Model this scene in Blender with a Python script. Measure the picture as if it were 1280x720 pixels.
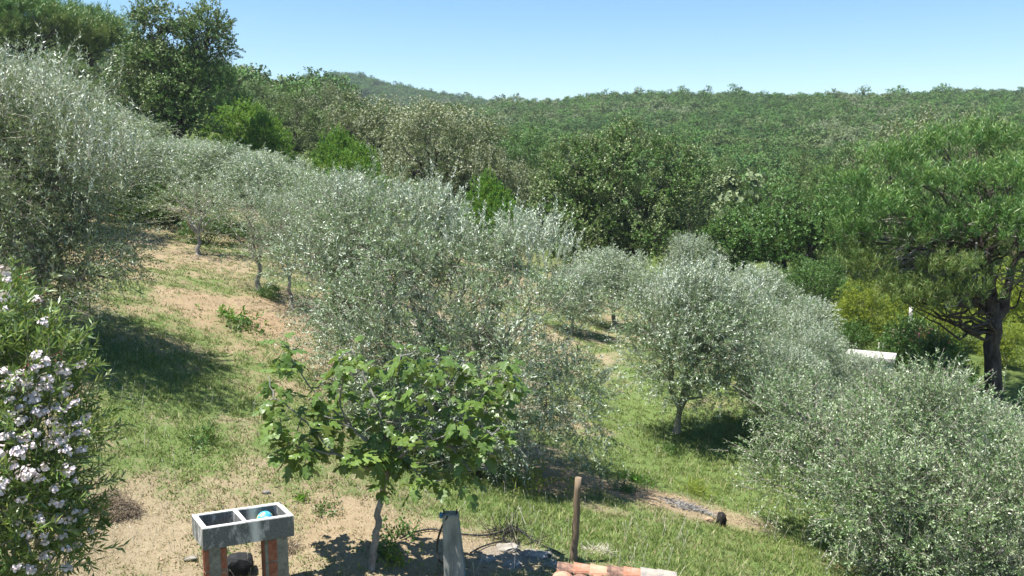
import bpy, math, random
import numpy as np
from mathutils import Vector, Matrix

# ------------------------------------------------------------------ camera, sky, sun, exposure
for o in list(bpy.data.objects):
    bpy.data.objects.remove(o)
S = bpy.context.scene
COL = S.collection
F = 1050.0
PITCH = math.radians(7.9)
CZ = 4.5
cam_d = bpy.data.cameras.new('camera')
cam_d.sensor_width = 36.0
cam_d.lens = F / 1280 * 36
cam_d.clip_start = 0.1
cam_d.clip_end = 6000
cam = bpy.data.objects.new('camera', cam_d)
cam.location = (0, 0, CZ)
cam.rotation_euler = (math.pi / 2 - PITCH, 0, 0)
COL.objects.link(cam)
S.camera = cam

SUN_EL = math.radians(70)
SUN_AZ = math.radians(-106)          # from +Y towards +X
sun_dir = Vector((math.sin(SUN_AZ) * math.cos(SUN_EL), math.cos(SUN_AZ) * math.cos(SUN_EL), math.sin(SUN_EL)))
W = bpy.data.worlds.new('World')
S.world = W
W.use_nodes = True
nt = W.node_tree
bg = nt.nodes['Background']
sky = nt.nodes.new('ShaderNodeTexSky')
sky.sky_type = 'NISHITA'
sky.sun_disc = False
sky.sun_elevation = SUN_EL
sky.sun_rotation = SUN_AZ
sky.altitude = 100
sky.air_density = 1.0
sky.dust_density = 0.3
sky.ozone_density = 0.9
hs = nt.nodes.new('ShaderNodeHueSaturation'); hs.inputs['Saturation'].default_value = 1.32
nt.links.new(sky.outputs[0], hs.inputs['Color']); nt.links.new(hs.outputs[0], bg.inputs[0])
bg.inputs[1].default_value = 0.08
sl = bpy.data.lights.new('sun', 'SUN')
sl.energy = 5.0
sl.angle = math.radians(0.5)
sl.color = (1.0, 0.965, 0.91)
so = bpy.data.objects.new('sun', sl)
so.rotation_euler = (-sun_dir).to_track_quat('-Z', 'Y').to_euler()
so.location = (-20, 10, 40)
COL.objects.link(so)
S.view_settings.view_transform = 'Standard'
S.view_settings.look = 'None'
S.view_settings.gamma = 1
S.view_settings.exposure = 1.22
S.render.engine = 'CYCLES'
S.cycles.max_bounces = 6
S.cycles.diffuse_bounces = 3
S.cycles.glossy_bounces = 2
S.cycles.transmission_bounces = 3
S.cycles.volume_bounces = 0
S.cycles.use_denoising = True

rng = np.random.default_rng(11)
random.seed(5)
def U(a, b, n=None): return rng.uniform(a, b, n)
def nrmz(v): return v / (np.linalg.norm(v, axis=-1, keepdims=True) + 1e-9)

# ------------------------------------------------------------------ tagging and linking
def tag(o, label=None, cat=None, group=None, kind=None):
    if label: o['label'] = label
    if cat: o['category'] = cat
    if group: o['group'] = group
    if kind: o['kind'] = kind
    return o

def empty(name, loc, label, cat, group=None, rz=0):
    o = bpy.data.objects.new(name, None)
    o.location = loc
    o.rotation_euler = (0, 0, rz)
    o.empty_display_size = 0.2
    COL.objects.link(o)
    return tag(o, label, cat, group)

def link(name, me, parent=None, loc=None):
    o = bpy.data.objects.new(name, me)
    if loc is not None: o.location = loc
    COL.objects.link(o)
    if parent is not None: o.parent = parent
    return o

def mesh_np(name, V, Fq, mat, attrs=None, smooth=False):
    """V (n,3); Fq (m,k) one polygon size"""
    me = bpy.data.meshes.new(name)
    V = np.asarray(V, dtype=np.float32); Fq = np.asarray(Fq, dtype=np.int32)
    m, k = Fq.shape
    me.vertices.add(len(V)); me.vertices.foreach_set('co', V.ravel())
    me.loops.add(m * k); me.loops.foreach_set('vertex_index', Fq.ravel())
    me.polygons.add(m); me.polygons.foreach_set('loop_start', np.arange(0, m * k, k, dtype=np.int32))
    me.update(calc_edges=True)
    if smooth: me.polygons.foreach_set('use_smooth', np.ones(m, dtype=bool))
    for an, (dom, arr) in (attrs or {}).items():
        a = me.attributes.new(an, 'FLOAT', dom)
        a.data.foreach_set('value', np.asarray(arr, dtype=np.float32).ravel())
    for mm in (mat if isinstance(mat, (list, tuple)) else [mat]):
        me.materials.append(mm)
    return me

# ------------------------------------------------------------------ materials
def rgb(c): return (c[0], c[1], c[2], 1.0)
class NB:
    def __init__(s, name):
        s.m = bpy.data.materials.new(name); s.m.use_nodes = True
        s.t = s.m.node_tree; s.t.nodes.clear()
        s.out = s.t.nodes.new('ShaderNodeOutputMaterial')
    def n(s, t, **k):
        x = s.t.nodes.new(t)
        for a, b in k.items(): setattr(x, a, b)
        return x
    def l(s, a, b): s.t.links.new(a, b)
    def ramp(s, fac, stops, interp='LINEAR'):
        r = s.n('ShaderNodeValToRGB'); r.color_ramp.interpolation = interp
        while len(r.color_ramp.elements) < len(stops): r.color_ramp.elements.new(0.5)
        for e, (p, c) in zip(r.color_ramp.elements, stops):
            e.position = p; e.color = rgb(c)
        s.l(fac, r.inputs[0]); return r.outputs[0]
    def noise(s, scale, detail=4, rough=0.6, vec=None, obj=False):
        x = s.n('ShaderNodeTexNoise'); x.inputs['Scale'].default_value = scale
        x.inputs['Detail'].default_value = detail; x.inputs['Roughness'].default_value = rough
        if vec is None:
            tc = s.n('ShaderNodeTexCoord'); vec = tc.outputs['Object']
        s.l(vec, x.inputs['Vector']); return x.outputs['Fac']
    def mix(s, f, a, b, mode='MIX'):
        x = s.n('ShaderNodeMix', data_type='RGBA', blend_type=mode)
        for v, i in ((f, 0), (a, 6), (b, 7)):
            if hasattr(v, 'links') or hasattr(v, 'is_linked'): s.l(v, x.inputs[i])
            elif i == 0: x.inputs[0].default_value = v
            else: x.inputs[i].default_value = rgb(v)
        return x.outputs[2]
    def attr(s, name): return s.n('ShaderNodeAttribute', attribute_name=name).outputs['Fac']
    def math(s, op, a, b=0.0, clamp=False):
        x = s.n('ShaderNodeMath', operation=op, use_clamp=clamp)
        for v, i in ((a, 0), (b, 1)):
            if isinstance(v, (int, float)): x.inputs[i].default_value = v
            else: s.l(v, x.inputs[i])
        return x.outputs[0]
    def princ(s, col, rough=0.8, spec=0.3, bump=None, bstr=0.5, bdist=0.02):
        p = s.n('ShaderNodeBsdfPrincipled')
        if isinstance(col, tuple): p.inputs['Base Color'].default_value = rgb(col)
        else: s.l(col, p.inputs['Base Color'])
        if isinstance(rough, float): p.inputs['Roughness'].default_value = rough
        else: s.l(rough, p.inputs['Roughness'])
        p.inputs['Specular IOR Level'].default_value = spec
        if bump is not None:
            b = s.n('ShaderNodeBump'); b.inputs['Strength'].default_value = bstr; b.inputs['Distance'].default_value = bdist
            s.l(bump, b.inputs['Height']); s.l(b.outputs[0], p.inputs['Normal'])
        return p
    def done(s, sh):
        s.l(sh.outputs[0], s.out.inputs[0]); return s.m

def leaf_mat(name, tops, under, rough=0.45, spec=0.4, trans=0.25, tipcol=None, objvar=0.0, objcols=None, patch=False):
    b = NB(name)
    n = len(tops)
    col = b.ramp(b.attr('rnd'), [(i / (n - 1) if n > 1 else 0, c) for i, c in enumerate(tops)])
    if objcols:
        oi = b.n('ShaderNodeObjectInfo').outputs['Random']
        if patch:
            pn = b.n('ShaderNodeTexNoise'); pn.inputs['Scale'].default_value = 0.022; pn.inputs['Detail'].default_value = 2.0
            b.l(b.n('ShaderNodeObjectInfo').outputs['Location'], pn.inputs['Vector'])
            oi = b.math('ADD', b.math('MULTIPLY', oi, 0.75), b.math('MULTIPLY', b.math('SUBTRACT', pn.outputs['Fac'], 0.4), 1.6), True)
        tint = b.ramp(oi, [(i / (len(objcols) - 1), c) for i, c in enumerate(objcols)])
        col = b.mix(objvar, col, tint)
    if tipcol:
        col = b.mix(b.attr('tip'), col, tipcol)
    geo = b.n('ShaderNodeNewGeometry')
    col2 = b.mix(geo.outputs['Backfacing'], col, under) if under else col
    p = b.princ(col2, rough, spec)
    t = b.n('ShaderNodeBsdfTranslucent')
    tcol = b.mix(0.5, col, (0.35, 0.45, 0.08), 'MIX')
    b.l(tcol, t.inputs[0])
    mx = b.n('ShaderNodeMixShader'); mx.inputs[0].default_value = trans
    b.l(p.outputs[0], mx.inputs[1]); b.l(t.outputs[0], mx.inputs[2])
    return b.done(mx)

def simple_mat(name, c1, c2, scale=8.0, rough=0.85, spec=0.2, bstr=0.6, bdist=0.01, detail=5, c3=None, stretch=None):
    b = NB(name)
    vec = None
    if stretch:
        tc = b.n('ShaderNodeTexCoord'); mp = b.n('ShaderNodeMapping'); mp.inputs['Scale'].default_value = stretch
        b.l(tc.outputs['Object'], mp.inputs[0]); vec = mp.outputs[0]
    f = b.noise(scale, detail, 0.65, vec)
    stops = [(0.3, c1), (0.7, c2)] if c3 is None else [(0.3, c1), (0.5, c2), (0.7, c3)]
    col = b.ramp(f, stops)
    f2 = b.noise(scale * 4, 4, 0.7, vec)
    return b.done(b.princ(col, rough, spec, f2, bstr, bdist))

M = {}
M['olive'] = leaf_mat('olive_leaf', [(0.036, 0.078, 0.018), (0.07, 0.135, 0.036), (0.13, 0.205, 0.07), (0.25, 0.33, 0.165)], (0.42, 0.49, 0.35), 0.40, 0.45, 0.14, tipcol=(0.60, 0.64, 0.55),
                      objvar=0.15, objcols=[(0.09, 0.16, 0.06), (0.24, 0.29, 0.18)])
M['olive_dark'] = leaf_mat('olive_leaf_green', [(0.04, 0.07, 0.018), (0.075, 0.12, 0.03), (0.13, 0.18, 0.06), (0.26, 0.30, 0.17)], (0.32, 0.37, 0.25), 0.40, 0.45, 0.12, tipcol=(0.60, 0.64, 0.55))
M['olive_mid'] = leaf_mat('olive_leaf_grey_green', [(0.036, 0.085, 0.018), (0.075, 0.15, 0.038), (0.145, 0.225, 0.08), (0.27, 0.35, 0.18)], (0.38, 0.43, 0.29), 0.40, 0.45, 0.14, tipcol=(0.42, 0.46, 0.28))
M['oak'] = leaf_mat('holm_oak_leaf', [(0.045, 0.10, 0.018), (0.07, 0.15, 0.026), (0.12, 0.20, 0.04)], (0.13, 0.16, 0.07), 0.45, 0.3, 0.10, tipcol=(0.27, 0.29, 0.14),
                    objvar=0.2, objcols=[(0.06, 0.12, 0.02), (0.17, 0.19, 0.07)])
M['oak_light'] = leaf_mat('pale_oak_leaf', [(0.06, 0.085, 0.025), (0.115, 0.15, 0.045), (0.18, 0.21, 0.075)], (0.18, 0.20, 0.10), 0.5, 0.3, 0.10, tipcol=(0.44, 0.44, 0.31))
M['green'] = leaf_mat('broad_green_leaf', [(0.03, 0.08, 0.015), (0.06, 0.14, 0.025), (0.09, 0.18, 0.04)], (0.08, 0.14, 0.04), 0.45, 0.35, 0.18, tipcol=(0.12, 0.22, 0.05))
M['bright'] = leaf_mat('bright_shrub_leaf', [(0.04, 0.13, 0.01), (0.075, 0.20, 0.015), (0.12, 0.27, 0.02)], (0.10, 0.2, 0.03), 0.5, 0.3, 0.35)
M['yellow'] = leaf_mat('yellow_green_leaf', [(0.10, 0.16, 0.015), (0.22, 0.28, 0.03), (0.36, 0.40, 0.05)], (0.25, 0.30, 0.05), 0.5, 0.3, 0.4)
M['forest'] = leaf_mat('macchia_leaf', [(0.055, 0.11, 0.026), (0.075, 0.145, 0.034), (0.105, 0.175, 0.045)], (0.13, 0.155, 0.07), 0.6, 0.2, 0.10,
                       tipcol=(0.23, 0.26, 0.13), objvar=0.72, patch=True, objcols=[(0.025, 0.07, 0.022), (0.045, 0.115, 0.03), (0.065, 0.17, 0.028), (0.10, 0.22, 0.035), (0.055, 0.14, 0.035), (0.12, 0.18, 0.055), (0.18, 0.22, 0.10), (0.25, 0.29, 0.17)])
M['needle'] = leaf_mat('pine_needle', [(0.03, 0.09, 0.02), (0.06, 0.16, 0.03), (0.12, 0.24, 0.045)], None, 0.45, 0.35, 0.12, tipcol=(0.24, 0.34, 0.09))
M['needle_dry'] = leaf_mat('pine_needle_yellowing', [(0.06, 0.12, 0.03), (0.11, 0.18, 0.04), (0.20, 0.22, 0.07)], None, 0.5, 0.3, 0.2)
M['fig'] = leaf_mat('fig_leaf', [(0.07, 0.13, 0.022), (0.11, 0.185, 0.034), (0.16, 0.25, 0.05)], (0.19, 0.25, 0.10), 0.38, 0.45, 0.3,
                    objvar=0.5, objcols=[(0.05, 0.10, 0.02), (0.11, 0.18, 0.03), (0.23, 0.32, 0.07)])
M['oleander'] = leaf_mat('oleander_leaf', [(0.05, 0.10, 0.018), (0.085, 0.16, 0.028), (0.14, 0.22, 0.04), (0.28, 0.31, 0.08)], (0.16, 0.23, 0.08), 0.38, 0.45, 0.22)
M['petal'] = leaf_mat('oleander_petal', [(0.66, 0.50, 0.54), (0.74, 0.65, 0.67), (0.80, 0.75, 0.75)], (0.68, 0.58, 0.60), 0.6, 0.2, 0.25)
M['petal_pink'] = leaf_mat('pink_petal', [(0.55, 0.10, 0.20), (0.66, 0.22, 0.32), (0.72, 0.36, 0.44)], None, 0.6, 0.2, 0.25)
M['bud'] = leaf_mat('red_bud', [(0.25, 0.04, 0.07), (0.36, 0.08, 0.10), (0.4, 0.14, 0.14)], None, 0.6, 0.2, 0.1)
M['grass'] = None
M['bark'] = simple_mat('olive_bark', (0.10, 0.085, 0.065), (0.30, 0.27, 0.22), 7, c3=(0.42, 0.39, 0.33), stretch=(1, 1, 0.35))
M['bark_dark'] = simple_mat('pine_bark', (0.02, 0.016, 0.013), (0.07, 0.055, 0.045), 9, c3=(0.13, 0.11, 0.095), stretch=(1, 1, 0.3), bdist=0.03)
M['bark_grey'] = simple_mat('fig_bark', (0.11, 0.105, 0.09), (0.21, 0.20, 0.18), 14, c3=(0.34, 0.32, 0.29), stretch=(1, 1, 0.5), bdist=0.004)
M['twig'] = simple_mat('grey_twig', (0.22, 0.19, 0.16), (0.42, 0.39, 0.34), 20)
M['deadwood'] = simple_mat('dead_wood', (0.12, 0.09, 0.06), (0.34, 0.27, 0.19), 20)

# grass blades: colour runs from green to straw
b = NB('grass_blade')
cg = b.ramp(b.attr('rnd'), [(0, (0.10, 0.165, 0.035)), (0.5, (0.18, 0.245, 0.06)), (1, (0.30, 0.335, 0.12))])
cd = b.ramp(b.attr('rnd'), [(0, (0.22, 0.18, 0.09)), (0.5, (0.36, 0.30, 0.17)), (1, (0.50, 0.43, 0.28))])
c = b.mix(b.attr('dry'), cg, cd)
p = b.princ(c, 0.6, 0.25)
t = b.n('ShaderNodeBsdfTranslucent'); b.l(c, t.inputs[0])
mx = b.n('ShaderNodeMixShader'); mx.inputs[0].default_value = 0.3
b.l(p.outputs[0], mx.inputs[1]); b.l(t.outputs[0], mx.inputs[2])
M['grass'] = b.done(mx)

# meadow ground
b = NB('meadow_soil')
tc = b.n('ShaderNodeTexCoord'); ov = tc.outputs['Object']
g = b.attr('green'); fo = b.attr('forest'); rd = b.attr('red'); ash = b.attr('ash')
n1 = b.noise(1.6, 8, 0.7, ov); n2 = b.noise(11, 6, 0.7, ov); n3 = b.noise(45, 4, 0.75, ov)
soil = b.ramp(n2, [(0.25, (0.14, 0.10, 0.055)), (0.48, (0.26, 0.205, 0.12)), (0.75, (0.38, 0.325, 0.205))])
straw = b.ramp(n3, [(0.3, (0.15, 0.115, 0.065)), (0.7, (0.46, 0.385, 0.265))])
soil = b.mix(0.5, soil, straw)
redc = b.ramp(n2, [(0.3, (0.25, 0.14, 0.075)), (0.7, (0.41, 0.265, 0.155))])
soil = b.mix(b.math('MULTIPLY', rd, 0.5), soil, redc)
grn = b.ramp(n3, [(0.25, (0.06, 0.10, 0.028)), (0.5, (0.12, 0.17, 0.05)), (0.8, (0.21, 0.25, 0.09))])
gf = b.math('ADD', g, b.math('MULTIPLY', b.math('SUBTRACT', n2, 0.5), 1.3))
gf = b.math('ADD', gf, b.math('MULTIPLY', b.math('SUBTRACT', n1, 0.5), 0.7))
gf = b.math('MULTIPLY', b.math('SUBTRACT', gf, 0.32), 3.0, True)
col = b.mix(gf, soil, grn)
flo = b.ramp(n1, [(0.3, (0.05, 0.085, 0.02)), (0.7, (0.12, 0.15, 0.045))])
ashc = b.ramp(n3, [(0.3, (0.10, 0.09, 0.08)), (0.7, (0.36, 0.34, 0.31))])
col = b.mix(b.math('MULTIPLY', ash, b.math('ADD', n2, 0.45), True), col, ashc)
col = b.mix(fo, col, flo)
hgt = b.math('ADD', n2, b.math('MULTIPLY', n3, 0.6))
M['ground'] = b.done(b.princ(col, 0.95, 0.1, hgt, 0.9, 0.04))

# ------------------------------------------------------------------ pixel -> world point, terrain function
cp, sp_ = math.cos(PITCH), math.sin(PITCH)
def ray(px, py):
    u = (px - 640) / F; v = (360 - py) / F
    return u, cp + v * sp_, v * cp - sp_       # world x, y, z of the ray direction
def P(px, py, Y):
    x, y, z = ray(px, py); k = Y / y
    return np.array([x * k, Y, CZ + z * k])

ctl = [(300, 738, 8.4), (465, 714, 9.1), (565, 728, 8.8), (720, 704, 9.4), (60, 720, 8.3), (120, 600, 10.5), (230, 560, 11.6), (380, 560, 12.0),
       (900, 656, 13.2), (1060, 718, 12.0), (848, 545, 19.5), (600, 610, 13.0), (90, 415, 14.5), (160, 277, 31), (248, 319, 26), (320, 363, 20.5),
       (250, 430, 16), (380, 430, 17.5), (770, 470, 24), (780, 410, 33), (940, 520, 20.5), (1250, 720, 13), (1243, 520, 24),
       (1090, 452, 27), (1000, 430, 33), (700, 380, 36), (560, 330, 36), (400, 300, 34), (300, 270, 38), (60, 300, 26), (-150, 300, 22),
       (-300, 600, 8), (1500, 760, 10), (1600, 520, 22),
       (215, 205, 48), (30, 95, 58), (-200, 60, 60), (300, 172, 68), (400, 196, 70), (500, 242, 56), (620, 285, 60), (780, 352, 43), (950, 385, 45), (1150, 350, 48),
       (1400, 360, 48), (640, 262, 90), (900, 285, 80), (1150, 270, 85), (1400, 265, 90), (520, 190, 100),
       (500, 192, 180), (640, 190, 150), (900, 195, 160), (1150, 190, 160), (1400, 190, 160), (350, 175, 160), (150, 120, 120), (-200, 40, 120),
       (450, 160, 350), (540, 158, 350), (620, 150, 340), (680, 147, 340), (740, 134, 340), (880, 134, 340), (960, 140, 340), (1020, 150, 345), (1090, 142, 350), (1180, 131, 350), (1280, 141, 350), (1450, 138, 350), (1700, 150, 350),
       (450, 190, 430), (620, 190, 430), (880, 190, 430), (1180, 190, 430), (1500, 190, 430),
       (280, 150, 620), (340, 118, 620), (385, 105, 620), (420, 101, 620), (460, 106, 620), (500, 117, 620), (560, 128, 620), (620, 138, 620), (700, 160, 620),
       (420, 180, 800), (0, 150, 500), (-300, 120, 400), (900, 205, 700), (1500, 205, 700)]
cpt = np.array([P(*c_) for c_ in ctl])
extra = np.array([(-8, 0, 0.8), (0, 0, 0), (8, 0, -0.8), (0, -60, 0), (-60, -60, 6), (60, -60, -6), (-1500, 0, 0), (1500, 0, -20), (0, 3500, -40), (-2500, 3500, -30), (2500, 3500, -40), (0, -600, -10), (3, 8.6, -0.5), (6, 8, -1.6), (-6, 5, 0.5), (0, 5, 0)])
cpt = np.vstack([cpt, extra])
def kern(d): return np.sqrt(d * d + 9.0)
_n = len(cpt)
_d = np.linalg.norm(cpt[:, None, :2] - cpt[None, :, :2], axis=2)
A = np.zeros((_n + 3, _n + 3))
A[:_n, :_n] = kern(_d) + np.eye(_n) * -0.15
A[:_n, _n:] = np.c_[np.ones(_n), cpt[:, :2]]
A[_n:, :_n] = A[:_n, _n:].T
_w = np.linalg.solve(A, np.r_[cpt[:, 2], 0, 0, 0])
def Hs(x, y):
    x = np.atleast_1d(np.asarray(x, float)); y = np.atleast_1d(np.asarray(y, float))
    out = np.empty(len(x))
    for i in range(0, len(x), 20000):
        d = np.hypot(x[i:i+20000, None] - cpt[None, :, 0], y[i:i+20000, None] - cpt[None, :, 1])
        out[i:i+20000] = kern(d) @ _w[:_n] + _w[_n] + _w[_n + 1] * x[i:i+20000] + _w[_n + 2] * y[i:i+20000]
    return out

def hashn(ix, iy, s):
    h = (ix.astype(np.int64) * 374761393 + iy.astype(np.int64) * 668265263 + s * 974634777) & 0x7fffffff
    h = ((h ^ (h >> 13)) * 1274126177) & 0x7fffffff
    return ((h ^ (h >> 16)) & 0xffff) / 65535.0
def vnoise(x, y, s=0):
    ix = np.floor(x); iy = np.floor(y); fx = x - ix; fy = y - iy
    fx = fx * fx * (3 - 2 * fx); fy = fy * fy * (3 - 2 * fy)
    a = hashn(ix, iy, s); b_ = hashn(ix + 1, iy, s); c_ = hashn(ix, iy + 1, s); d = hashn(ix + 1, iy + 1, s)
    return (a * (1 - fx) + b_ * fx) * (1 - fy) + (c_ * (1 - fx) + d * fx) * fy
def fbm(x, y, s=0, o=4):
    r = 0; a = 0.5
    for i in range(o):
        r = r + a * vnoise(x * 2 ** i, y * 2 ** i, s + i); a *= 0.5
    return r / (1 - 0.5 ** o)
def H(x, y):
    x = np.atleast_1d(np.asarray(x, float)); y = np.atleast_1d(np.asarray(y, float))
    near = np.clip(1.5 - np.hypot(x, y) / 60, 0, 1)
    return Hs(x, y) + near * ((fbm(x * 0.8, y * 0.8, 3, 3) - 0.5) * 0.22 + (fbm(x * 3.5, y * 3.5, 9, 3) - 0.5) * 0.07)
def hz(x, y): return float(H(x, y)[0])
def G(px, py, y0=4.0, y1=900.0):
    dx, dy, dz = ray(px, py)
    ys = y0 * (y1 / y0) ** np.linspace(0, 1, 500)
    k = ys / dy
    d = CZ + dz * k - H(dx * k, ys)
    i = np.argmax(d < 0)
    if d[i] >= 0: i = len(ys) - 1
    lo, hi = k[max(i - 1, 0)], k[i]
    for _ in range(14):
        mid = (lo + hi) / 2
        if CZ + dz * mid - hz(dx * mid, dy * mid) < 0: hi = mid
        else: lo = mid
    return np.array([dx * hi, dy * hi, hz(dx * hi, dy * hi)])

# patches of green, red soil (world positions)
def blobs(x, y, lst):
    r = np.zeros_like(x)
    for (bx, by, rx, ry, v) in lst:
        r += v * np.exp(-(((x - bx) / rx) ** 2 + ((y - by) / ry) ** 2))
    return r
def gb(px, py, rx, ry, v):
    q = G(px, py); return (q[0], q[1], rx, ry, v)
GREENB = [gb(860, 690, 2.2, 3.0, .30), gb(1000, 640, 2.5, 3.5, .32), gb(900, 590, 2.5, 2.5, .28), gb(820, 520, 2.5, 5, .22), gb(680, 640, 1.6, 1.6, .25), gb(560, 590, 1.5, 1.2, .2), gb(940, 560, 3, 3, .15),
          gb(260, 550, 1.8, 1.4, .17), gb(200, 470, 2.2, 1.0, .3), gb(215, 360, 1.2, 2, .05), gb(300, 410, 1.6, 1.6, .10), gb(200, 600, 1.6, 1.2, .06), gb(260, 350, 2, 1.2, .16), gb(330, 500, 1.5, 1.0, .12),
          gb(420, 640, 1.2, 0.8, -.22), gb(500, 680, 1.4, 0.8, -.18), gb(600, 700, 1.2, 0.7, -.35), gb(150, 690, 1.2, 1.2, -.18), gb(650, 580, 1.4, 1.4, -.26), gb(735, 610, 1.1, 0.9, -.24), gb(820, 622, 0.9, 0.6, -.55), gb(880, 640, 1.0, 0.7, -.55),
          gb(930, 652, .5, .4, -.4), gb(330, 380, 2.2, 2.5, -.14), gb(180, 300, 3.5, 5, -.05), gb(240, 640, 1.0, .8, -.1), gb(380, 400, 1.5, 2, -.1)]
REDB = [gb(330, 400, 2.5, 2.5, .8), gb(220, 330, 3, 3, .6), gb(180, 290, 3, 5, .5), gb(420, 640, 1.2, .9, .25), gb(650, 585, 1.5, 1.2, .5), gb(740, 610, 1.2, .8, .5), gb(830, 622, 1, .6, .5), gb(500, 680, 1.4, .8, .25)]
def greenmap(x, y):
    g = 0.455 - 0.05 * np.clip(-x / 3, 0, 1) + blobs(x, y, GREENB) + (fbm(x * 0.7, y * 0.7, 21, 4) - 0.5) * 0.65 + (fbm(x * 2.7, y * 2.7, 33, 3) - 0.5) * 0.5
    return np.clip(g, 0, 1)
def redmap(x, y): return np.clip(0.05 + blobs(x, y, REDB) * (0.45 + fbm(x * 1.1, y * 1.1, 41, 3)), 0, 1)
ASHB = [gb(862, 632, .36, .22, .9), gb(882, 641, .2, .16, .6), gb(1262, 672, 1.2, 1.0, 1.3), gb(650, 697, .5, .22, .5)]
def ashmap(x, y): return np.clip(blobs(x, y, ASHB) * (0.3 + 1.3 * fbm(x * 3, y * 3, 77, 3)) * 1.5, 0, 1)
def forestmap(x, y): return np.clip(np.clip((np.hypot(x * 0.55, y) - 41) / 6, 0, 1) + np.clip((x - 8.2 + (y - 20) * 0.0) / 2, 0, 1) * np.clip((y - 17) / 3, 0, 1), 0, 1)

# ------------------------------------------------------------------ ground sheet
def axis(lo_n, hi_n, step, far_lo, far_hi, nf):
    mid = np.arange(lo_n, hi_n, step)
    g1 = hi_n + (far_hi - hi_n) * (np.exp(np.linspace(0, 1, nf) * 6.0) - 1) / (math.exp(6.0) - 1)
    g0 = lo_n - (lo_n - far_lo) * (np.exp(np.linspace(0, 1, nf) * 6.0) - 1) / (math.exp(6.0) - 1)
    return np.concatenate([g0[:0:-1], mid, g1])
gx = axis(-13, 12, 0.14, -1050, 1050, 56)
gy = axis(6.6, 30, 0.15, -200, 1050, 66)
X, Y = np.meshgrid(gx, gy, indexing='ij')
xf, yf = X.ravel(), Y.ravel()
zf = H(xf, yf)
ZMIN = float(zf.min())
print('TRIS ground z', zf.min(), zf.max())
nx, ny = X.shape
ii, jj = np.meshgrid(np.arange(nx - 1), np.arange(ny - 1), indexing='ij')
a0 = (ii * ny + jj).ravel()
quads = np.c_[a0, a0 + ny, a0 + ny + 1, a0 + 1]
me = mesh_np('ground', np.c_[xf, yf, zf], quads, M['ground'],
             {'green': ('POINT', greenmap(xf, yf)), 'forest': ('POINT', forestmap(xf, yf)), 'red': ('POINT', redmap(xf, yf)), 'ash': ('POINT', ashmap(xf, yf))}, smooth=True)
tag(link('ground', me), 'sloping meadow of dry grass, bare reddish soil and green patches', None, kind='structure')

# ------------------------------------------------------------------ tubes
class TB:
    def __init__(s): s.V = []; s.Fc = []; s.n = 0
    def tube(s, path, radii, sides=6, cap=True):
        path = np.asarray(path, float); k = len(path)
        if np.isscalar(radii): radii = np.full(k, radii)
        tan = np.gradient(path, axis=0); tan = nrmz(tan)
        ref = np.array([0, 0, 1.0]) if abs(tan[0][2]) < 0.9 else np.array([1.0, 0, 0])
        a = nrmz(np.cross(tan, ref)); b_ = np.cross(tan, a)
        th = np.arange(sides) * 2 * math.pi / sides
        ring = a[:, None] * np.cos(th)[None, :, None] + b_[:, None] * np.sin(th)[None, :, None]
        V = path[:, None] + ring * np.asarray(radii)[:, None, None]
        n0 = s.n
        s.V.append(V.reshape(-1, 3)); s.n += k * sides
        i, j = np.meshgrid(np.arange(k - 1), np.arange(sides), indexing='ij')
        j2 = (j + 1) % sides
        s.Fc.append(np.stack([n0 + i * sides + j, n0 + i * sides + j2, n0 + (i + 1) * sides + j2, n0 + (i + 1) * sides + j], -1).reshape(-1, 4))
        if cap and sides in (4, 6, 8, 10, 12):
            e = n0 + (k - 1) * sides
            for st in (n0, e):
                for q in range(1, sides - 1, 2):
                    s.Fc.append(np.array([[st, st + q, st + q + 1, st + (q + 2) % sides]]))
    def thin(s, A_, B_, r0, r1):
        """many straight three-sided twigs at once"""
        A_ = np.asarray(A_); B_ = np.asarray(B_); n = len(A_)
        if n == 0: return
        d = nrmz(B_ - A_); ref = nrmz(rng.normal(size=(n, 3)))
        a = nrmz(np.cross(d, ref)); b_ = np.cross(d, a)
        V = []
        for (c0, r) in ((A_, r0), (B_, r1)):
            for t_ in (0, 2.094, 4.189):
                V.append(c0 + (a * math.cos(t_) + b_ * math.sin(t_)) * r)
        V = np.stack(V, 1).reshape(-1, 3)
        base = s.n + np.arange(n)[:, None] * 6
        for q in range(3):
            q2 = (q + 1) % 3
            s.Fc.append(np.concatenate([base + q, base + q2, base + 3 + q2, base + 3 + q], 1))
        s.V.append(V); s.n += n * 6
    def mesh(s, name, mat, smooth=True):
        return mesh_np(name, np.concatenate(s.V), np.concatenate(s.Fc), mat, None, smooth)

def wig(p0, p1, k=6, amp=0.1, sag=0.0):
    t = np.linspace(0, 1, k)[:, None]
    p = np.asarray(p0) * (1 - t) + np.asarray(p1) * t
    L = np.linalg.norm(np.asarray(p1) - np.asarray(p0))
    w_ = rng.normal(size=(k, 3)) * amp * L; w_[0] = 0; w_[-1] = 0
    p = p + w_ * 0.6
    p[:, 2] += np.sin(t[:, 0] * math.pi) * sag * L
    return p

# ------------------------------------------------------------------ leaves
def leaf_quads(pos, d, up, L, Wd, fold=0.15, wide=0.45):
    """pos,d,up (n,3) -> verts (n,4,3)"""
    s = nrmz(np.cross(d, up)); n_ = np.cross(s, d)
    L = np.asarray(L).reshape(-1, 1); Wd = np.asarray(Wd).reshape(-1, 1)
    m_ = pos + d * L * wide
    return np.stack([pos, m_ + s * Wd * 0.5 + n_ * Wd * fold, pos + d * L, m_ - s * Wd * 0.5 + n_ * Wd * fold], 1)

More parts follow.
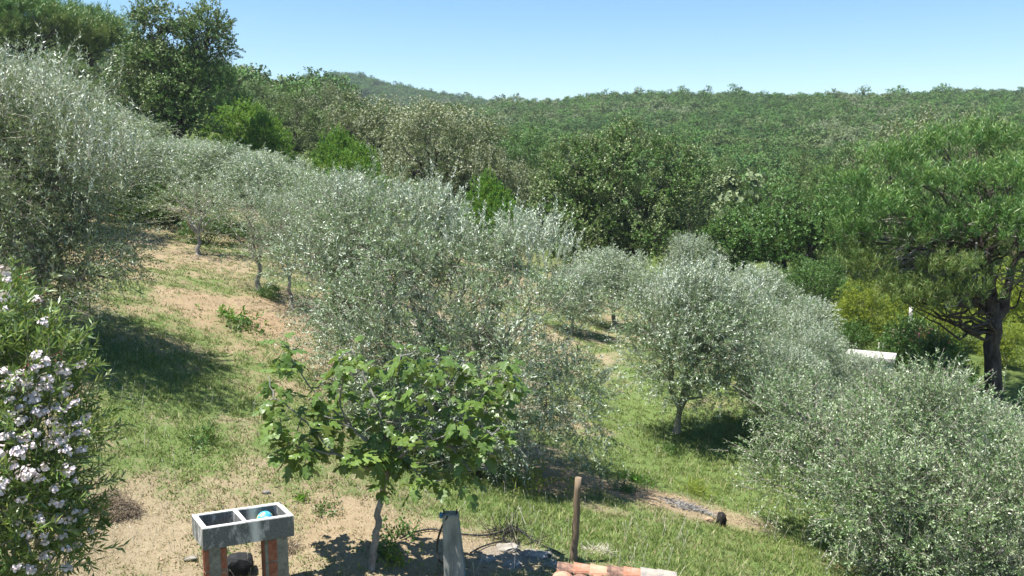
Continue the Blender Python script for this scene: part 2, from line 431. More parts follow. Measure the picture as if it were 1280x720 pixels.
def shoots(base, dirv, length, nl, L, Wd, spread=0.8, droop=0.0, upn=0.7, jit=0.35, tip0=0.0, upv=None):
    n = len(base); dirv = nrmz(dirv)
    t = np.linspace(0.08, 1.0, nl)
    ref = nrmz(rng.normal(size=(n, 3)))
    a = nrmz(np.cross(dirv, ref)); b_ = np.cross(dirv, a)
    ln = length.reshape(-1, 1, 1)
    tt = t.reshape(1, -1, 1)
    pos = base[:, None] + dirv[:, None] * ln * tt
    pos = pos + np.array([0, 0, -1.0]) * droop * ln * tt ** 2
    ph = (np.arange(nl) // 2 * (math.pi / 2) + (np.arange(nl) % 2) * math.pi)[None, :] + U(0, 6.28, (n, 1)) + rng.normal(size=(n, nl)) * 0.4
    rad = a[:, None] * np.cos(ph)[..., None] + b_[:, None] * np.sin(ph)[..., None]
    dl = nrmz(dirv[:, None] * (1 - spread * 0.6) + rad * spread + rng.normal(size=(n, nl, 3)) * jit * 0.5)
    up = nrmz(np.array([0, 0, 1.0]) * upn + rng.normal(size=(n, nl, 3)) * (1.05 - upn * 0.6))
    if upv is not None: up = nrmz(upv[:, None] + np.array([0, 0, 0.25]) + rng.normal(size=(n, nl, 3)) * 0.38)
    N = n * nl
    Ls = L * U(0.7, 1.15, N); Ws = Wd * U(0.75, 1.2, N)
    tipf = np.repeat(tt[..., 0], n, 0).ravel()
    return leaf_quads(pos.reshape(N, 3), dl.reshape(N, 3), up.reshape(N, 3), Ls, Ws), tipf

def quads_mesh(name, Q, mat, rnd=None, tip=None, dry=None):
    n = len(Q)
    V = Q.reshape(-1, 3)
    Fq = np.arange(n * 4).reshape(n, 4)
    at = {'rnd': ('FACE', U(0, 1, n) if rnd is None else rnd)}
    if tip is not None: at['tip'] = ('FACE', tip)
    if dry is not None: at['dry'] = ('FACE', dry)
    return mesh_np(name, V, Fq, mat, at)

def lobe_points(lobes, n, r0=0.72, r1=1.02, upb=0.25, skip=0.72):
    """sample points near the outside of a union of ellipsoids"""
    C_ = np.array([l[0] for l in lobes]); R_ = np.array([l[1] for l in lobes])
    out = []; nr = []
    w_ = (R_.prod(1)) ** (2 / 3); w_ /= w_.sum()
    tot = 0
    while tot < n:
        k = rng.choice(len(lobes), n * 2, p=w_)
        d = rng.normal(size=(n * 2, 3)); d[:, 2] += upb; d = nrmz(d)
        r = U(r0, r1, n * 2)[:, None]
        r = r * (0.88 + 0.24 * U(0, 1, (n * 2, 1)))
        p = C_[k] + d * R_[k] * r
        q = np.linalg.norm((p[:, None] - C_[None]) / R_[None], axis=2)
        q[np.arange(len(k)), k] = 9
        ok = q.min(1) > skip
        out.append(p[ok]); nr.append(nrmz(d / R_[k])[ok]); tot += ok.sum()
    return np.concatenate(out)[:n], np.concatenate(nr)[:n]

def crown(lobes, ncl, clr, spc, lps, slen, L, Wd, up=0.5, droop=0.15, r0=0.6, spread=0.7, upn=0.7, skip=0.6, outw=1.0, tipw=0.0, tips=0.0, nw=0.0):
    """clusters of leafy shoots over the lobes -> quads, tips, cluster centres, shoot bases and ends"""
    c_, n_ = lobe_points(lobes, ncl, r0=r0, skip=skip)
    k = np.repeat(np.arange(ncl), spc)
    off = rng.normal(size=(len(k), 3)) * clr * 0.5
    base = c_[k] + off
    d = nrmz(n_[k]) * outw + np.array([0, 0, 1.0]) * up + off / clr * 0.9 + rng.normal(size=(len(k), 3)) * 0.35
    d = nrmz(d)
    ln = slen * U(0.5, 1.25, len(k))
    Q, tf = shoots(base, d, ln, lps, L, Wd, spread, droop, upn, upv=nrmz(n_[k] * 0.8 + off / clr * 0.7) * nw if nw else None)
    clt = (U(0, 1, ncl) < tips)[k]
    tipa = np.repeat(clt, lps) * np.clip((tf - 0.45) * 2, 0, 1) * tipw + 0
    # leaf colour varies by cluster as well as by leaf
    rn = np.clip(np.repeat(U(-0.2, 0.2, ncl)[k], lps) + U(0, 1, len(Q)), 0, 1)
    return Q, tipa, rn, c_, base, base + d * ln[:, None]

def sub(lobes, n, r, seed=None, zs=0.8, r0=0.72):
    """billows: small rounded masses of foliage spread over the big lobes"""
    c_, n_ = lobe_points(lobes, n, r0=r0, r1=0.95, upb=0.25, skip=0.75)
    rr = r * U(0.6, 1.35, n)
    return [(c_[i], np.array([rr[i], rr[i], rr[i] * zs])) for i in range(n)]

def limbs(tb, base, fork, lobes, c_, r_trunk, kb=7, twigs=None, twr=0.006, sides=8, lean=0.06):
    p = wig(base, fork, 6, lean)
    rr = np.linspace(r_trunk, r_trunk * 0.75, 6); rr[0] *= 1.35
    tb.tube(p, rr, sides, True)
    for (cc, rad) in lobes:
        q = wig(fork - np.array([0, 0, r_trunk * 0.5]), cc, 7, 0.09, 0.05)
        tb.tube(q, np.linspace(r_trunk * 0.6, r_trunk * 0.14, 7), 6, False)
    C_ = np.array([l[0] for l in lobes])
    for c1 in c_:
        j = np.argmin(np.linalg.norm(C_ - c1, axis=1))
        st = C_[j] + (fork - C_[j]) * random.uniform(0, 0.35)
        tb.tube(wig(st, c1, 5, 0.09), np.linspace(r_trunk * 0.14, max(twr, r_trunk * 0.04), 5), 4 if r_trunk > 0.2 else 3, False)
    if twigs is not None:
        tb.thin(twigs[0][::2], twigs[1][::2], twr, twr * 0.4)

def build_tree(name, label, cat, base, fork, lobes, cr, mat, bark, r_trunk, group=None, world=True, twig=True, maxbr=160, tipless=False, rz=0, stuffcrown=False):
    """lobes in world coordinates; the tree's meshes are kept relative to its base"""
    base = np.asarray(base, float); fork = np.asarray(fork, float)
    Q, tip, rn, c_, sb, se = cr
    root = empty(name, base, label, cat, group)
    tb = TB()
    cs = c_ if len(c_) <= maxbr else c_[rng.choice(len(c_), maxbr, replace=False)]
    limbs(tb, base, fork, lobes, cs, r_trunk, twigs=(sb, se) if twig else None)
    tm = tb.mesh('trunk', bark); 
    V = np.empty(len(tm.vertices) * 3, np.float32); tm.vertices.foreach_get('co', V)
    tm.vertices.foreach_set('co', (V.reshape(-1, 3) - base).astype(np.float32).ravel()); tm.update()
    link('trunk', tm, root)
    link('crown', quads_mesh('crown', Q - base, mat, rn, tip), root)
    return root

def copy_tree(o, parent=None):
    c_ = o.copy(); COL.objects.link(c_)
    if parent is not None: c_.parent = parent
    for ch in o.children: copy_tree(ch, c_)
    return c_

def LB(lst, ysq=0.9):
    """lobes given as pixel x, pixel y, depth, radius in pixels (x, z)"""
    out = []
    for (px, py, Yd, rx, *rz) in lst:
        rz_ = rz[0] if rz else rx
        out.append((P(px, py, Yd), np.array([rx * Yd / F, rx * Yd / F * ysq, rz_ * Yd / F])))
    return out

STAGE = globals().get('STAGE', 99)
# ------------------------------------------------------------------ big olives
OG = 'olive trees on the slope'
lob = LB([(425, 318, 16.0, 60, 60), (500, 312, 15.8, 62, 54), (560, 325, 15.6, 48, 42), (622, 352, 15.2, 50, 42), (425, 385, 15.0, 60, 62), (520, 385, 14.2, 85, 80), (635, 415, 14.2, 78, 78), (695, 470, 14.2, 46, 66), (590, 490, 13.6, 78, 75),
          (700, 520, 13.8, 52, 48), (480, 450, 13.8, 60, 45), (640, 545, 13.4, 62, 42), (510, 520, 13.8, 62, 50), (575, 560, 13.3, 60, 38)])
cr = crown(sub(lob, 110, 0.5, r0=0.6), 640, 0.30, 15, 15, 0.40, 0.068, 0.0195, up=0.45, droop=0.25, r0=0.6, tips=0.42, tipw=0.7)
# upright feathery shoots on top
def crest(pts, n, L=0.6, sc=0.35):
    A_ = np.array([P(*p) for p in pts]); k = rng.integers(0, len(A_), n)
    base = A_[k] + rng.normal(size=(n, 3)) * [sc, sc, sc * 0.5]
    d = nrmz(rng.normal(size=(n, 3)) * 0.28 + [0.12, 0, 1.0])
    ln = U(0.5, 1.2, n) * L
    Q, tf = shoots(base, d, ln, 26, 0.07, 0.016, 0.55, 0.05, 0.2)
    return Q, base, base + d * ln[:, None]
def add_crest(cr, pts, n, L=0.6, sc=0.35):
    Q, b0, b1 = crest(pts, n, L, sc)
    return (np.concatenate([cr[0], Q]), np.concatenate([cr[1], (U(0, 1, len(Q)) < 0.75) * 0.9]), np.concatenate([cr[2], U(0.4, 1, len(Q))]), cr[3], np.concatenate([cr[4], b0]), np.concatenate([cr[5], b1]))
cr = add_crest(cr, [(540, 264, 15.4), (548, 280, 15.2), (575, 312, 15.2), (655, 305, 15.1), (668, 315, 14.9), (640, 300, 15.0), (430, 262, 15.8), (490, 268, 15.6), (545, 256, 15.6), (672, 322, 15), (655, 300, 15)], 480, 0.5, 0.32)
base = G(598, 596)
build_tree('olive_tree', 'huge rounded silver-green olive tree in the centre of the meadow behind the fig tree', 'tree', base, P(590, 540, 14.0), lob, cr, M['olive'], M['bark'], 0.17, OG)

lob = LB([(0, 165, 13.2, 78, 60), (75, 195, 13.0, 48, 56), (-80, 190, 13.2, 85), (30, 250, 12.6, 76, 70), (90, 295, 12.6, 44, 55), (0, 320, 12.0, 66, 50), (-90, 300, 12.4, 80, 60), (70, 335, 12.4, 48, 36), (112, 262, 13.2, 26, 45), (40, 362, 12.2, 60, 34), (105, 348, 12.3, 42, 34), (-30, 370, 12.0, 60, 34)])
lob = [(np.array([c_[0], c_[1], c_[2] - CZ]) * 1.09 + np.array([0, 0, CZ]), r_ * 1.09) for c_, r_ in lob]
cr = crown(sub(lob, 90, 0.5, r0=0.6), 480, 0.3, 14, 16, 0.42, 0.07, 0.021, up=0.1, droop=0.45, r0=0.5)
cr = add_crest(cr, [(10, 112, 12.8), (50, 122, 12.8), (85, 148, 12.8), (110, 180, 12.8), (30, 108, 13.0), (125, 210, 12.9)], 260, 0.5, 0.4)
base = G(40, 412)
build_tree('olive_tree', 'broad dark olive tree at the left edge of the picture behind the flowering oleander', 'tree', base, P(40, 340, 13.4), lob, cr, M['olive_dark'], M['bark'], 0.16, OG)

lob = LB([(1012, 530, 13.8, 40, 38), (1060, 522, 13.6, 44, 32), (1150, 542, 12.8, 75, 54), (1235, 580, 12.3, 70, 52), (1075, 560, 13.0, 66, 60), (1120, 625, 11.9, 82, 66), (1210, 640, 11.6, 80, 70), (1100, 690, 11.6, 56, 46), (1290, 620, 12.0, 62), (1170, 700, 11.4, 66, 46), (1030, 545, 13.6, 45, 52), (1130, 512, 13.2, 50, 26), (1250, 705, 11.6, 50, 40), (985, 562, 14.6, 34, 40), (1003, 600, 13.7, 30, 34), (1035, 598, 13.0, 34, 36), (1072, 650, 12.3, 36, 38), (1095, 610, 12.6, 44, 40)])
cr = crown(sub(lob, 100, 0.45, r0=0.6), 560, 0.28, 15, 14, 0.36, 0.06, 0.0185, up=0.5, droop=0.15, r0=0.55, tips=0.3, tipw=0.55)
base = np.array([P(1170, 700, 12.2)[0], 12.2, 0]); base[2] = hz(base[0], base[1])
build_tree('olive_tree', 'large bushy olive tree in the bottom right corner with some yellow leaves', 'tree', base, P(1170, 700, 12.2), lob, cr, M['olive_mid'], M['bark'], 0.15, OG)

lob = LB([(865, 392, 19.6, 44, 32), (833, 412, 19.3, 38, 42), (905, 405, 19.5, 38, 44), (870, 435, 19.0, 52, 46), (835, 465, 19.1, 34, 30), (902, 465, 19.2, 38, 30), (868, 475, 19.0, 42, 24)])
cr = crown(sub(lob, 60, 0.45, r0=0.6), 280, 0.32, 12, 16, 0.45, 0.075, 0.022, up=0.5, droop=0.2, r0=0.5, tips=0.45, tipw=0.7)
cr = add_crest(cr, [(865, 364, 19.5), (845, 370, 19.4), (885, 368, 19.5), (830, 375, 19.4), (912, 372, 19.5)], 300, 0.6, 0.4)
base = G(846, 541)
build_tree('olive_tree', 'silvery topped olive tree with forked trunk standing alone on the green grass', 'tree', base, P(850, 512, 19.5), lob, cr, M['olive'], M['bark'], 0.085, OG)

# ------------------------------------------------------------------ generic variants, local coordinates, height about 1 unit = 4 m
def generic_lobes(seed, h, w, n=9, low=0.3):
    r_ = np.random.default_rng(seed); L_ = []
    for i in range(n):
        a = i * 2.4 + r_.uniform(-.4, .4); q = math.sqrt((i + 0.4) / n)
        z = h * (low + (1 - low) * (1 - q ** 2 * 0.75) * r_.uniform(0.62, 0.86))
        r1 = w * r_.uniform(0.2, 0.29)
        L_.append((np.array([math.cos(a) * q * w * 0.33, math.sin(a) * q * w * 0.33, z]), np.array([r1, r1, r1 * r_.uniform(0.75, 1.05) * min(1.2, h / w * 1.1)])))
    return L_

def proto(name, label, cat, h, w, seed, mat, bark, rt, lobn=9, low=0.3, forkz=0.28, ncl=150, clr=0.4, spc=11, lps=15, slen=0.42, L=0.08, Wd=0.02, up=0.5, droop=0.2, r0=0.5, spread=0.7, tips=0.0, tipw=0.8, twig=True, crestn=0, maxbr=60, upn=0.7, subn=0, subr=0.8, nw=0.0):
    lob = generic_lobes(seed, h, w, lobn, low)
    slob = sub(lob, subn, subr) if subn else lob
    cr = crown(slob, ncl, clr, spc, lps, slen, L, Wd, up, droop, r0, spread, upn, tips=tips, tipw=tipw, nw=nw)
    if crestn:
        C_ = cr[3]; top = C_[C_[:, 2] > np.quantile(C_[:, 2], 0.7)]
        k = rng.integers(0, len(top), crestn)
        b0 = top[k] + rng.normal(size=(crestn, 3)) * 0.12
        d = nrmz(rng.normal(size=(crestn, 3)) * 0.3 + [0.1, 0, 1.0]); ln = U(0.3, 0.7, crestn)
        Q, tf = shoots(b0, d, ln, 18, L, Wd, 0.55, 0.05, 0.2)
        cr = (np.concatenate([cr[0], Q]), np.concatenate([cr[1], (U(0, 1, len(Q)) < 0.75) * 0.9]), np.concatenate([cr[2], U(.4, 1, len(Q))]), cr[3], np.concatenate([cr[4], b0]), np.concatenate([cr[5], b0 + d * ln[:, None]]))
    o = build_tree(name, label, cat, (0, 0, 0), (0.05, 0, h * forkz), lob, cr, mat, bark, rt, twig=twig, maxbr=maxbr)
    Q = cr[0].reshape(-1, 3)
    o['_h'] = float(np.quantile(Q[:, 2], 0.998)); o['_w'] = float(np.quantile(Q[:, 0], 0.99) - np.quantile(Q[:, 0], 0.01))
    return o

used = set()
def place(pr, px, pytop, Yd, wpx, label, group=None, rz=None, name=None, cat=None, base_py=None):
    x = (px - 640) / F * Yd / ray(px, 300)[1]
    z0 = hz(x, Yd) - 0.05
    ztop = P(px, pytop, Yd)[2]
    h_ = ztop - z0; w_ = wpx * Yd / F
    if pr.name in used: o = copy_tree(pr)
    else: o = pr; used.add(pr.name)
    s = w_ / pr['_w']; sz = h_ / pr['_h']
    if sz / s > 1.9 or sz / s < 0.45: print('RATIO', label[:50], round(sz / s, 2), 'h', round(h_, 2), 'w', round(w_, 2))
    o.location = (x, Yd, z0); o.scale = (s, s, sz)
    o.rotation_euler = (0, 0, random.uniform(0, 6.28) if rz is None else rz)
    tag(o, label, cat, group)
    return o

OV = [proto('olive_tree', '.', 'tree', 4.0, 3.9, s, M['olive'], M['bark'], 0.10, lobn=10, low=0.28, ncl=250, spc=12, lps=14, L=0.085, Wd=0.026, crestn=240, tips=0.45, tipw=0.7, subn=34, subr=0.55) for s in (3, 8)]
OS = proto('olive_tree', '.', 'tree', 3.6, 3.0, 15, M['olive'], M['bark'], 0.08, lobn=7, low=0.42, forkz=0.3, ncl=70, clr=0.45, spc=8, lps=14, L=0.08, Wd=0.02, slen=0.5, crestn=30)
# (px, top py, depth, width px, variant, label)
olives = [
 (248, 205, 26.5, 120, 2, 'small airy olive tree with crooked bare trunk at the far end of the dry meadow'),
 (322, 205, 20.6, 135, 2, 'thin olive tree with two dark upright stems beside a white leaning stem'),
 (360, 215, 19.8, 110, 2, 'sparse olive tree with pale leaning trunk against the big central olive'),
 (185, 158, 33, 150, 0, 'olive tree at the top of the dry meadow, leftmost of the row behind it'),
 (270, 178, 33, 150, 1, 'dense olive tree behind the small crooked one at the meadow end'),
 (345, 192, 32, 150, 0, 'silvery olive tree in the row left of the central olive'),
 (412, 212, 27, 150, 1, 'olive tree just up the slope from the central olive, its left shoulder'),
 (95, 95, 28, 170, 1, 'olive tree rising behind the dark left edge olive'),
 (20, 60, 34, 190, 0, 'olive tree high on the left slope under the umbrella pines'),
 (130, 132, 42, 140, 0, 'hazy grey olive tree below the tall oak'),
 (-60, 80, 26, 200, 1, 'olive tree cut by the left frame edge on the upper slope'),
 (330, 188, 44, 120, 1, 'olive tree in the furthest row below the bright green shrub'),
 (235, 172, 44, 110, 0, 'olive tree in the furthest row below the tall oak'),
 (770, 308, 33, 125, 0, 'olive tree between the central olive and the lone silvery one'),
 (715, 330, 29, 90, 1, 'olive tree half hidden by the right side of the central olive'),
 (960, 330, 25.5, 120, 1, 'silvery olive tree behind and right of the lone one'),
 (948, 350, 24, 80, 0, 'olive tree filling the gap right of the lone silvery one'),
 (1000, 372, 22.5, 120, 0, 'olive tree in the right hand row below the twisted oak'),
 (1012, 446, 18.5, 110, 1, 'olive tree in the right hand row nearest the pale wall'),
 (1022, 394, 22.0, 90, 0, 'olive tree with a rounded top right below the dark hollow'),
 (1012, 408, 20.3, 105, 1, 'olive tree in the middle of the right hand row, half way to the pale wall'),
 (985, 430, 18.8, 110, 1, 'olive tree with dark base at the right edge of the grass'),
 (1120, 492, 16.5, 120, 0, 'grey green olive tree behind the bushy corner olive'),
 (1092, 441, 21.0, 90, 1, 'small olive tree directly in front of the pale wall'),
 (1225, 500, 16.5, 110, 1, 'olive tree with pale shoots below the pine trunk'),
 (1275, 500, 15.0, 110, 0, 'olive tree at the right frame edge below the pine'),
 (870, 292, 36, 90, 1, 'pale grey olive bush between the dark oak and the twisted oak'),
]
for (px, pt, Yd, w_, v, lab) in olives:
    place(OS if v == 2 else OV[v], px, pt, Yd, w_, lab, OG)

# ------------------------------------------------------------------ oaks, shrubs
def oakp(name, seed, mat, h=7, w=7.5, **k):
    d = dict(lobn=13, low=0.15, forkz=0.2, ncl=400, clr=0.42, spc=12, lps=8, slen=0.30, L=0.125, Wd=0.075, up=0.45, droop=0.05, r0=0.85, spread=0.8, tips=0.45, tipw=0.7, twig=False, maxbr=60, subn=46, subr=0.85, nw=1.0)
    d.update(k)
    return proto(name, '.', 'tree', h, w, seed, mat, M['bark_dark'], 0.2, **d)
OK = [oakp('oak_tree', 21, M['oak']), oakp('oak_tree', 22, M['oak'])]
OLB = oakp('oak_tree', 29, M['oak_light'], tips=0.85, tipw=0.9, L=0.11, Wd=0.06, spc=14)
OL = oakp('oak_tree', 23, M['oak_light'], tips=0.7)
GR = oakp('broadleaf_tree', 24, M['green'])
SH = proto('shrub', '.', 'shrub', 2.5, 3.5, 31, M['bright'], M['deadwood'], 0.05, lobn=9, low=0.1, forkz=0.1, ncl=130, clr=0.3, spc=10, lps=10, slen=0.3, L=0.12, Wd=0.06, up=0.9, r0=0.75, twig=False, maxbr=30)
YE = proto('shrub', '.', 'shrub', 4.0, 3.6, 33, M['yellow'], M['deadwood'], 0.05, lobn=10, low=0.1, forkz=0.1, ncl=130, clr=0.35, spc=10, lps=12, slen=0.45, L=0.15, Wd=0.045, up=0.4, droop=0.3, r0=0.6, twig=False, maxbr=40)
PD = oakp('pine_tree', 26, M['needle'], h=7, w=7, lps=14, spc=12, L=0.30, Wd=0.035, up=1.3, spread=0.55, slen=0.35, tips=0.5, tipw=0.5)

# tall oak with two tops at the left
def px_lobes(lst): return LB(lst)
lob = LB([(198, 36, 50, 24, 22), (262, 48, 50, 20, 24), (178, 82, 50, 32, 28), (210, 100, 49, 36, 30), (262, 92, 50, 22, 24), (240, 72, 50.5, 14, 14), (170, 120, 49.5, 26, 26), (205, 140, 48.5, 36, 28), (240, 150, 49, 26, 22)])
cr = crown(sub(lob, 80, 0.9), 520, 0.4, 13, 10, 0.28, 0.125, 0.075, nw=1.0, up=0.35, droop=0.0, r0=0.7, tips=0.5, tipw=0.6)
x0 = (222 - 640) / F * 49.5
build_tree('oak_tree', 'tall dark oak with two separate tops against the sky on the left', 'tree', (x0, 49.5, hz(x0, 49.5)), P(222, 165, 49.5), lob, cr, M['oak'], M['bark_dark'], 0.3, 'oaks and other broadleaf trees behind the olives', twig=False, maxbr=110)
# broad dark oak in the middle
lob = LB([(778, 204, 43, 48, 36), (730, 228, 42.5, 42, 40), (828, 232, 42.5, 44, 42), (780, 258, 41.5, 60, 48), (708, 262, 42, 30, 36), (852, 272, 42.5, 34, 38), (740, 300, 41.5, 44, 30), (812, 302, 41.5, 46, 30)])
cr = crown(sub(lob, 125, 0.85), 580, 0.32, 14, 10, 0.26, 0.115, 0.068, nw=1.0, up=0.5, droop=0.0, r0=0.88, tips=0.55, tipw=0.7)
x0 = (785 - 640) / F * 43
build_tree('oak_tree', 'broad dome shaped dark oak with pale leaf tips right of the central olive', 'tree', (x0, 43, hz(x0, 43)), P(782, 320, 43), lob, cr, M['oak'], M['bark_dark'], 0.3, 'oaks and other broadleaf trees behind the olives', twig=False, maxbr=110)
# twisted oak with visible limbs on the right
lob = LB([(925, 300, 38, 32, 28), (960, 282, 38, 34, 26), (1000, 265, 39, 42, 34), (1012, 305, 37.5, 38, 26), (965, 312, 37.5, 24, 20), (1035, 290, 38.5, 30, 34)])
cr = crown(sub(lob, 50, 0.65), 270, 0.34, 13, 10, 0.28, 0.12, 0.065, nw=1.0, up=0.4, droop=0.0, r0=0.7, tips=0.4, tipw=0.6)
x0 = (992 - 640) / F * 38
build_tree('oak_tree', 'twisted olive-green oak with dark crooked limbs showing under its crown', 'tree', (x0, 38, hz(x0, 38)), P(995, 360, 38), lob, cr, M['green'], M['bark_dark'], 0.24, 'oaks and other broadleaf trees behind the olives', twig=False, maxbr=60)

OGp = 'oaks and other broadleaf trees behind the olives'
mids = [
 (OLB, 545, 126, 54, 165, 'large pale tipped oak with a rounded crown behind the central olive', 'oak_tree', 'tree'),
 (OL, 470, 114, 62, 130, 'tall dull olive-green oak at the skyline left of centre', 'oak_tree', 'tree'),
 (OL, 585, 150, 50, 90, 'dark shaded oak on the right flank of the pale tipped one', 'oak_tree', 'tree'),
 (OL, 440, 134, 66, 80, 'light brownish oak beside the dark conical shrub', 'oak_tree', 'tree'),
 (OL, 405, 102, 78, 60, 'cream flowering tree top poking up under the distant blue hill', 'oak_tree', 'tree'),
 (OK[0], 372, 114, 58, 80, 'dark green conical tree with a bright top right of the bright shrub', 'oak_tree', 'tree'),
 (PD, 275, 75, 66, 75, 'rounded green pine just right of the tall oak', 'pine_tree', 'tree'),
 (OK[1], 330, 101, 82, 80, 'green oak on the skyline between the pine and the conical tree', 'oak_tree', 'tree'),
 (OK[0], 300, 103, 90, 70, 'oak crown on the left skyline behind the rounded pine', 'oak_tree', 'tree'),
 (GR, 650, 158, 75, 90, 'fresh green broadleaf tree in the dip between the two big oaks', 'broadleaf_tree', 'tree'),
 (OK[1], 690, 185, 62, 80, 'oak crown on the left flank of the broad dome shaped oak', 'oak_tree', 'tree'),
 (OL, 630, 200, 52, 80, 'grey green oak above the bright green shrub at centre', 'oak_tree', 'tree'),
 (OK[1], 905, 195, 68, 80, 'dark green oak in the valley right of the dome shaped oak', 'oak_tree', 'tree'),
 (OK[0], 860, 215, 55, 70, 'dark oak crown against the right side of the dome shaped one', 'oak_tree', 'tree'),
 (GR, 938, 225, 62, 60, 'round fresh green tree in the valley left of the twisted oak', 'broadleaf_tree', 'tree'),
 (OK[1], 1000, 190, 58, 90, 'grey green oak rising behind the twisted oak', 'oak_tree', 'tree'),
 (OK[0], 1050, 180, 52, 90, 'dark oak between the twisted oak and the big pine', 'oak_tree', 'tree'),
 (OL, 1120, 140, 60, 110, 'pale tipped oak rising behind the left half of the big pine', 'oak_tree', 'tree'),
 (OL, 1190, 138, 62, 90, 'pale tipped oak showing just over the top of the big pine', 'oak_tree', 'tree'),
 (OK[1], 1250, 150, 60, 120, 'dark oak behind the right side of the big pine', 'oak_tree', 'tree'),
 (OK[0], 1050, 270, 38, 80, 'deep shaded oak left of the big pine with a dark hollow beneath', 'oak_tree', 'tree'),
 (GR, 1022, 318, 31, 90, 'feathery green sapling below the dark hollow', 'broadleaf_tree', 'tree'),
 (OK[1], 1130, 290, 42, 110, 'oak filling the shade behind the big pine', 'oak_tree', 'tree'),
 (OK[0], 1230, 300, 42, 130, 'oak in the deep shade behind the pine trunk', 'oak_tree', 'tree'),
 (GR, 1290, 250, 38, 120, 'green tree at the right frame edge behind the pine', 'broadleaf_tree', 'tree'),
 (OK[1], 95, 68, 54, 70, 'dark bushy oak between the umbrella pines and the tall oak', 'oak_tree', 'tree'),
 (OK[0], 145, 92, 56, 60, 'low oak against the left foot of the tall oak', 'oak_tree', 'tree'),
 (OK[1], 60, 80, 46, 80, 'shady oak bush under the umbrella pines', 'oak_tree', 'tree'),
]
for (pr, px, pt, Yd, w_, lab, nm, ct) in mids:
    place(pr, px, pt, Yd, w_, lab, OGp)
shr = [
 (SH, 306, 124, 54, 88, 'bright green shrub glowing left of the dark conical tree'),
 (SH, 338, 140, 52, 60, 'smaller bright green shrub touching the dark conical tree'),
 (SH, 428, 158, 48, 72, 'bright green shrub under the dull olive-green oak'),
 (SH, 448, 178, 46, 70, 'low bright green shrub next to the pale tipped oak'),
 (SH, 614, 216, 40, 80, 'vivid green shrub behind the top of the central olive'),
 (YE, 1085, 345, 29, 80, 'yellow-green bamboo-like shrub left of the pine trunk'),
 (YE, 1135, 360, 30, 70, 'yellow-green shrub behind the white post'),
 (YE, 1185, 385, 28, 60, 'yellow leaved shrub just left of the pine trunk'),
 (YE, 1200, 330, 33, 110, 'tall yellow-green thicket behind the pine branches'),
 (YE, 1270, 400, 29, 60, 'yellow-green shrub right of the pine trunk'),
 (YE, 925, 345, 33, 60, 'pale yellow-green bush under the twisted oak'),
 (YE, 1280, 320, 34, 90, 'yellow-green thicket at the right frame edge'),
]
for (pr, px, pt, Yd, w_, lab) in shr: place(pr, px, pt, Yd, w_, lab, 'bright and yellow-green shrubs')
SD = proto('bush', '.', 'bush', 1.6, 2.6, 37, M['green'], M['deadwood'], 0.04, lobn=8, low=0.05, forkz=0.1, ncl=90, clr=0.25, spc=9, lps=10, slen=0.3, L=0.10, Wd=0.04, up=0.5, r0=0.6, twig=False, maxbr=30)
for (px, pt, Yd, w_, lab) in [(205, 225, 31.5, 90, 'dark bush on the bank at the top of the dry meadow'), (262, 262, 29, 70, 'low green bush behind the crooked small olive'), (165, 235, 33, 60, 'bush at the left end of the bank above the dry meadow'),
        (335, 352, 20.0, 30, 'clump of green suckers at the foot of the leaning pale stem'), (1075, 398, 28, 50, 'brownish bush above the pale wall'), (945, 338, 36.5, 90, 'green bush under the left limb of the twisted oak'), (1012, 342, 36, 90, 'green bush under the right limb of the twisted oak'), (900, 330, 38, 80, 'green bush between the dome shaped oak and the twisted oak'), (1135, 415, 27, 60, 'green bush right of the pale wall'), (1190, 450, 25, 60, 'shady bush by the foot of the pine')]:
    place(SD, px, pt, Yd, w_, lab, 'low bushes')

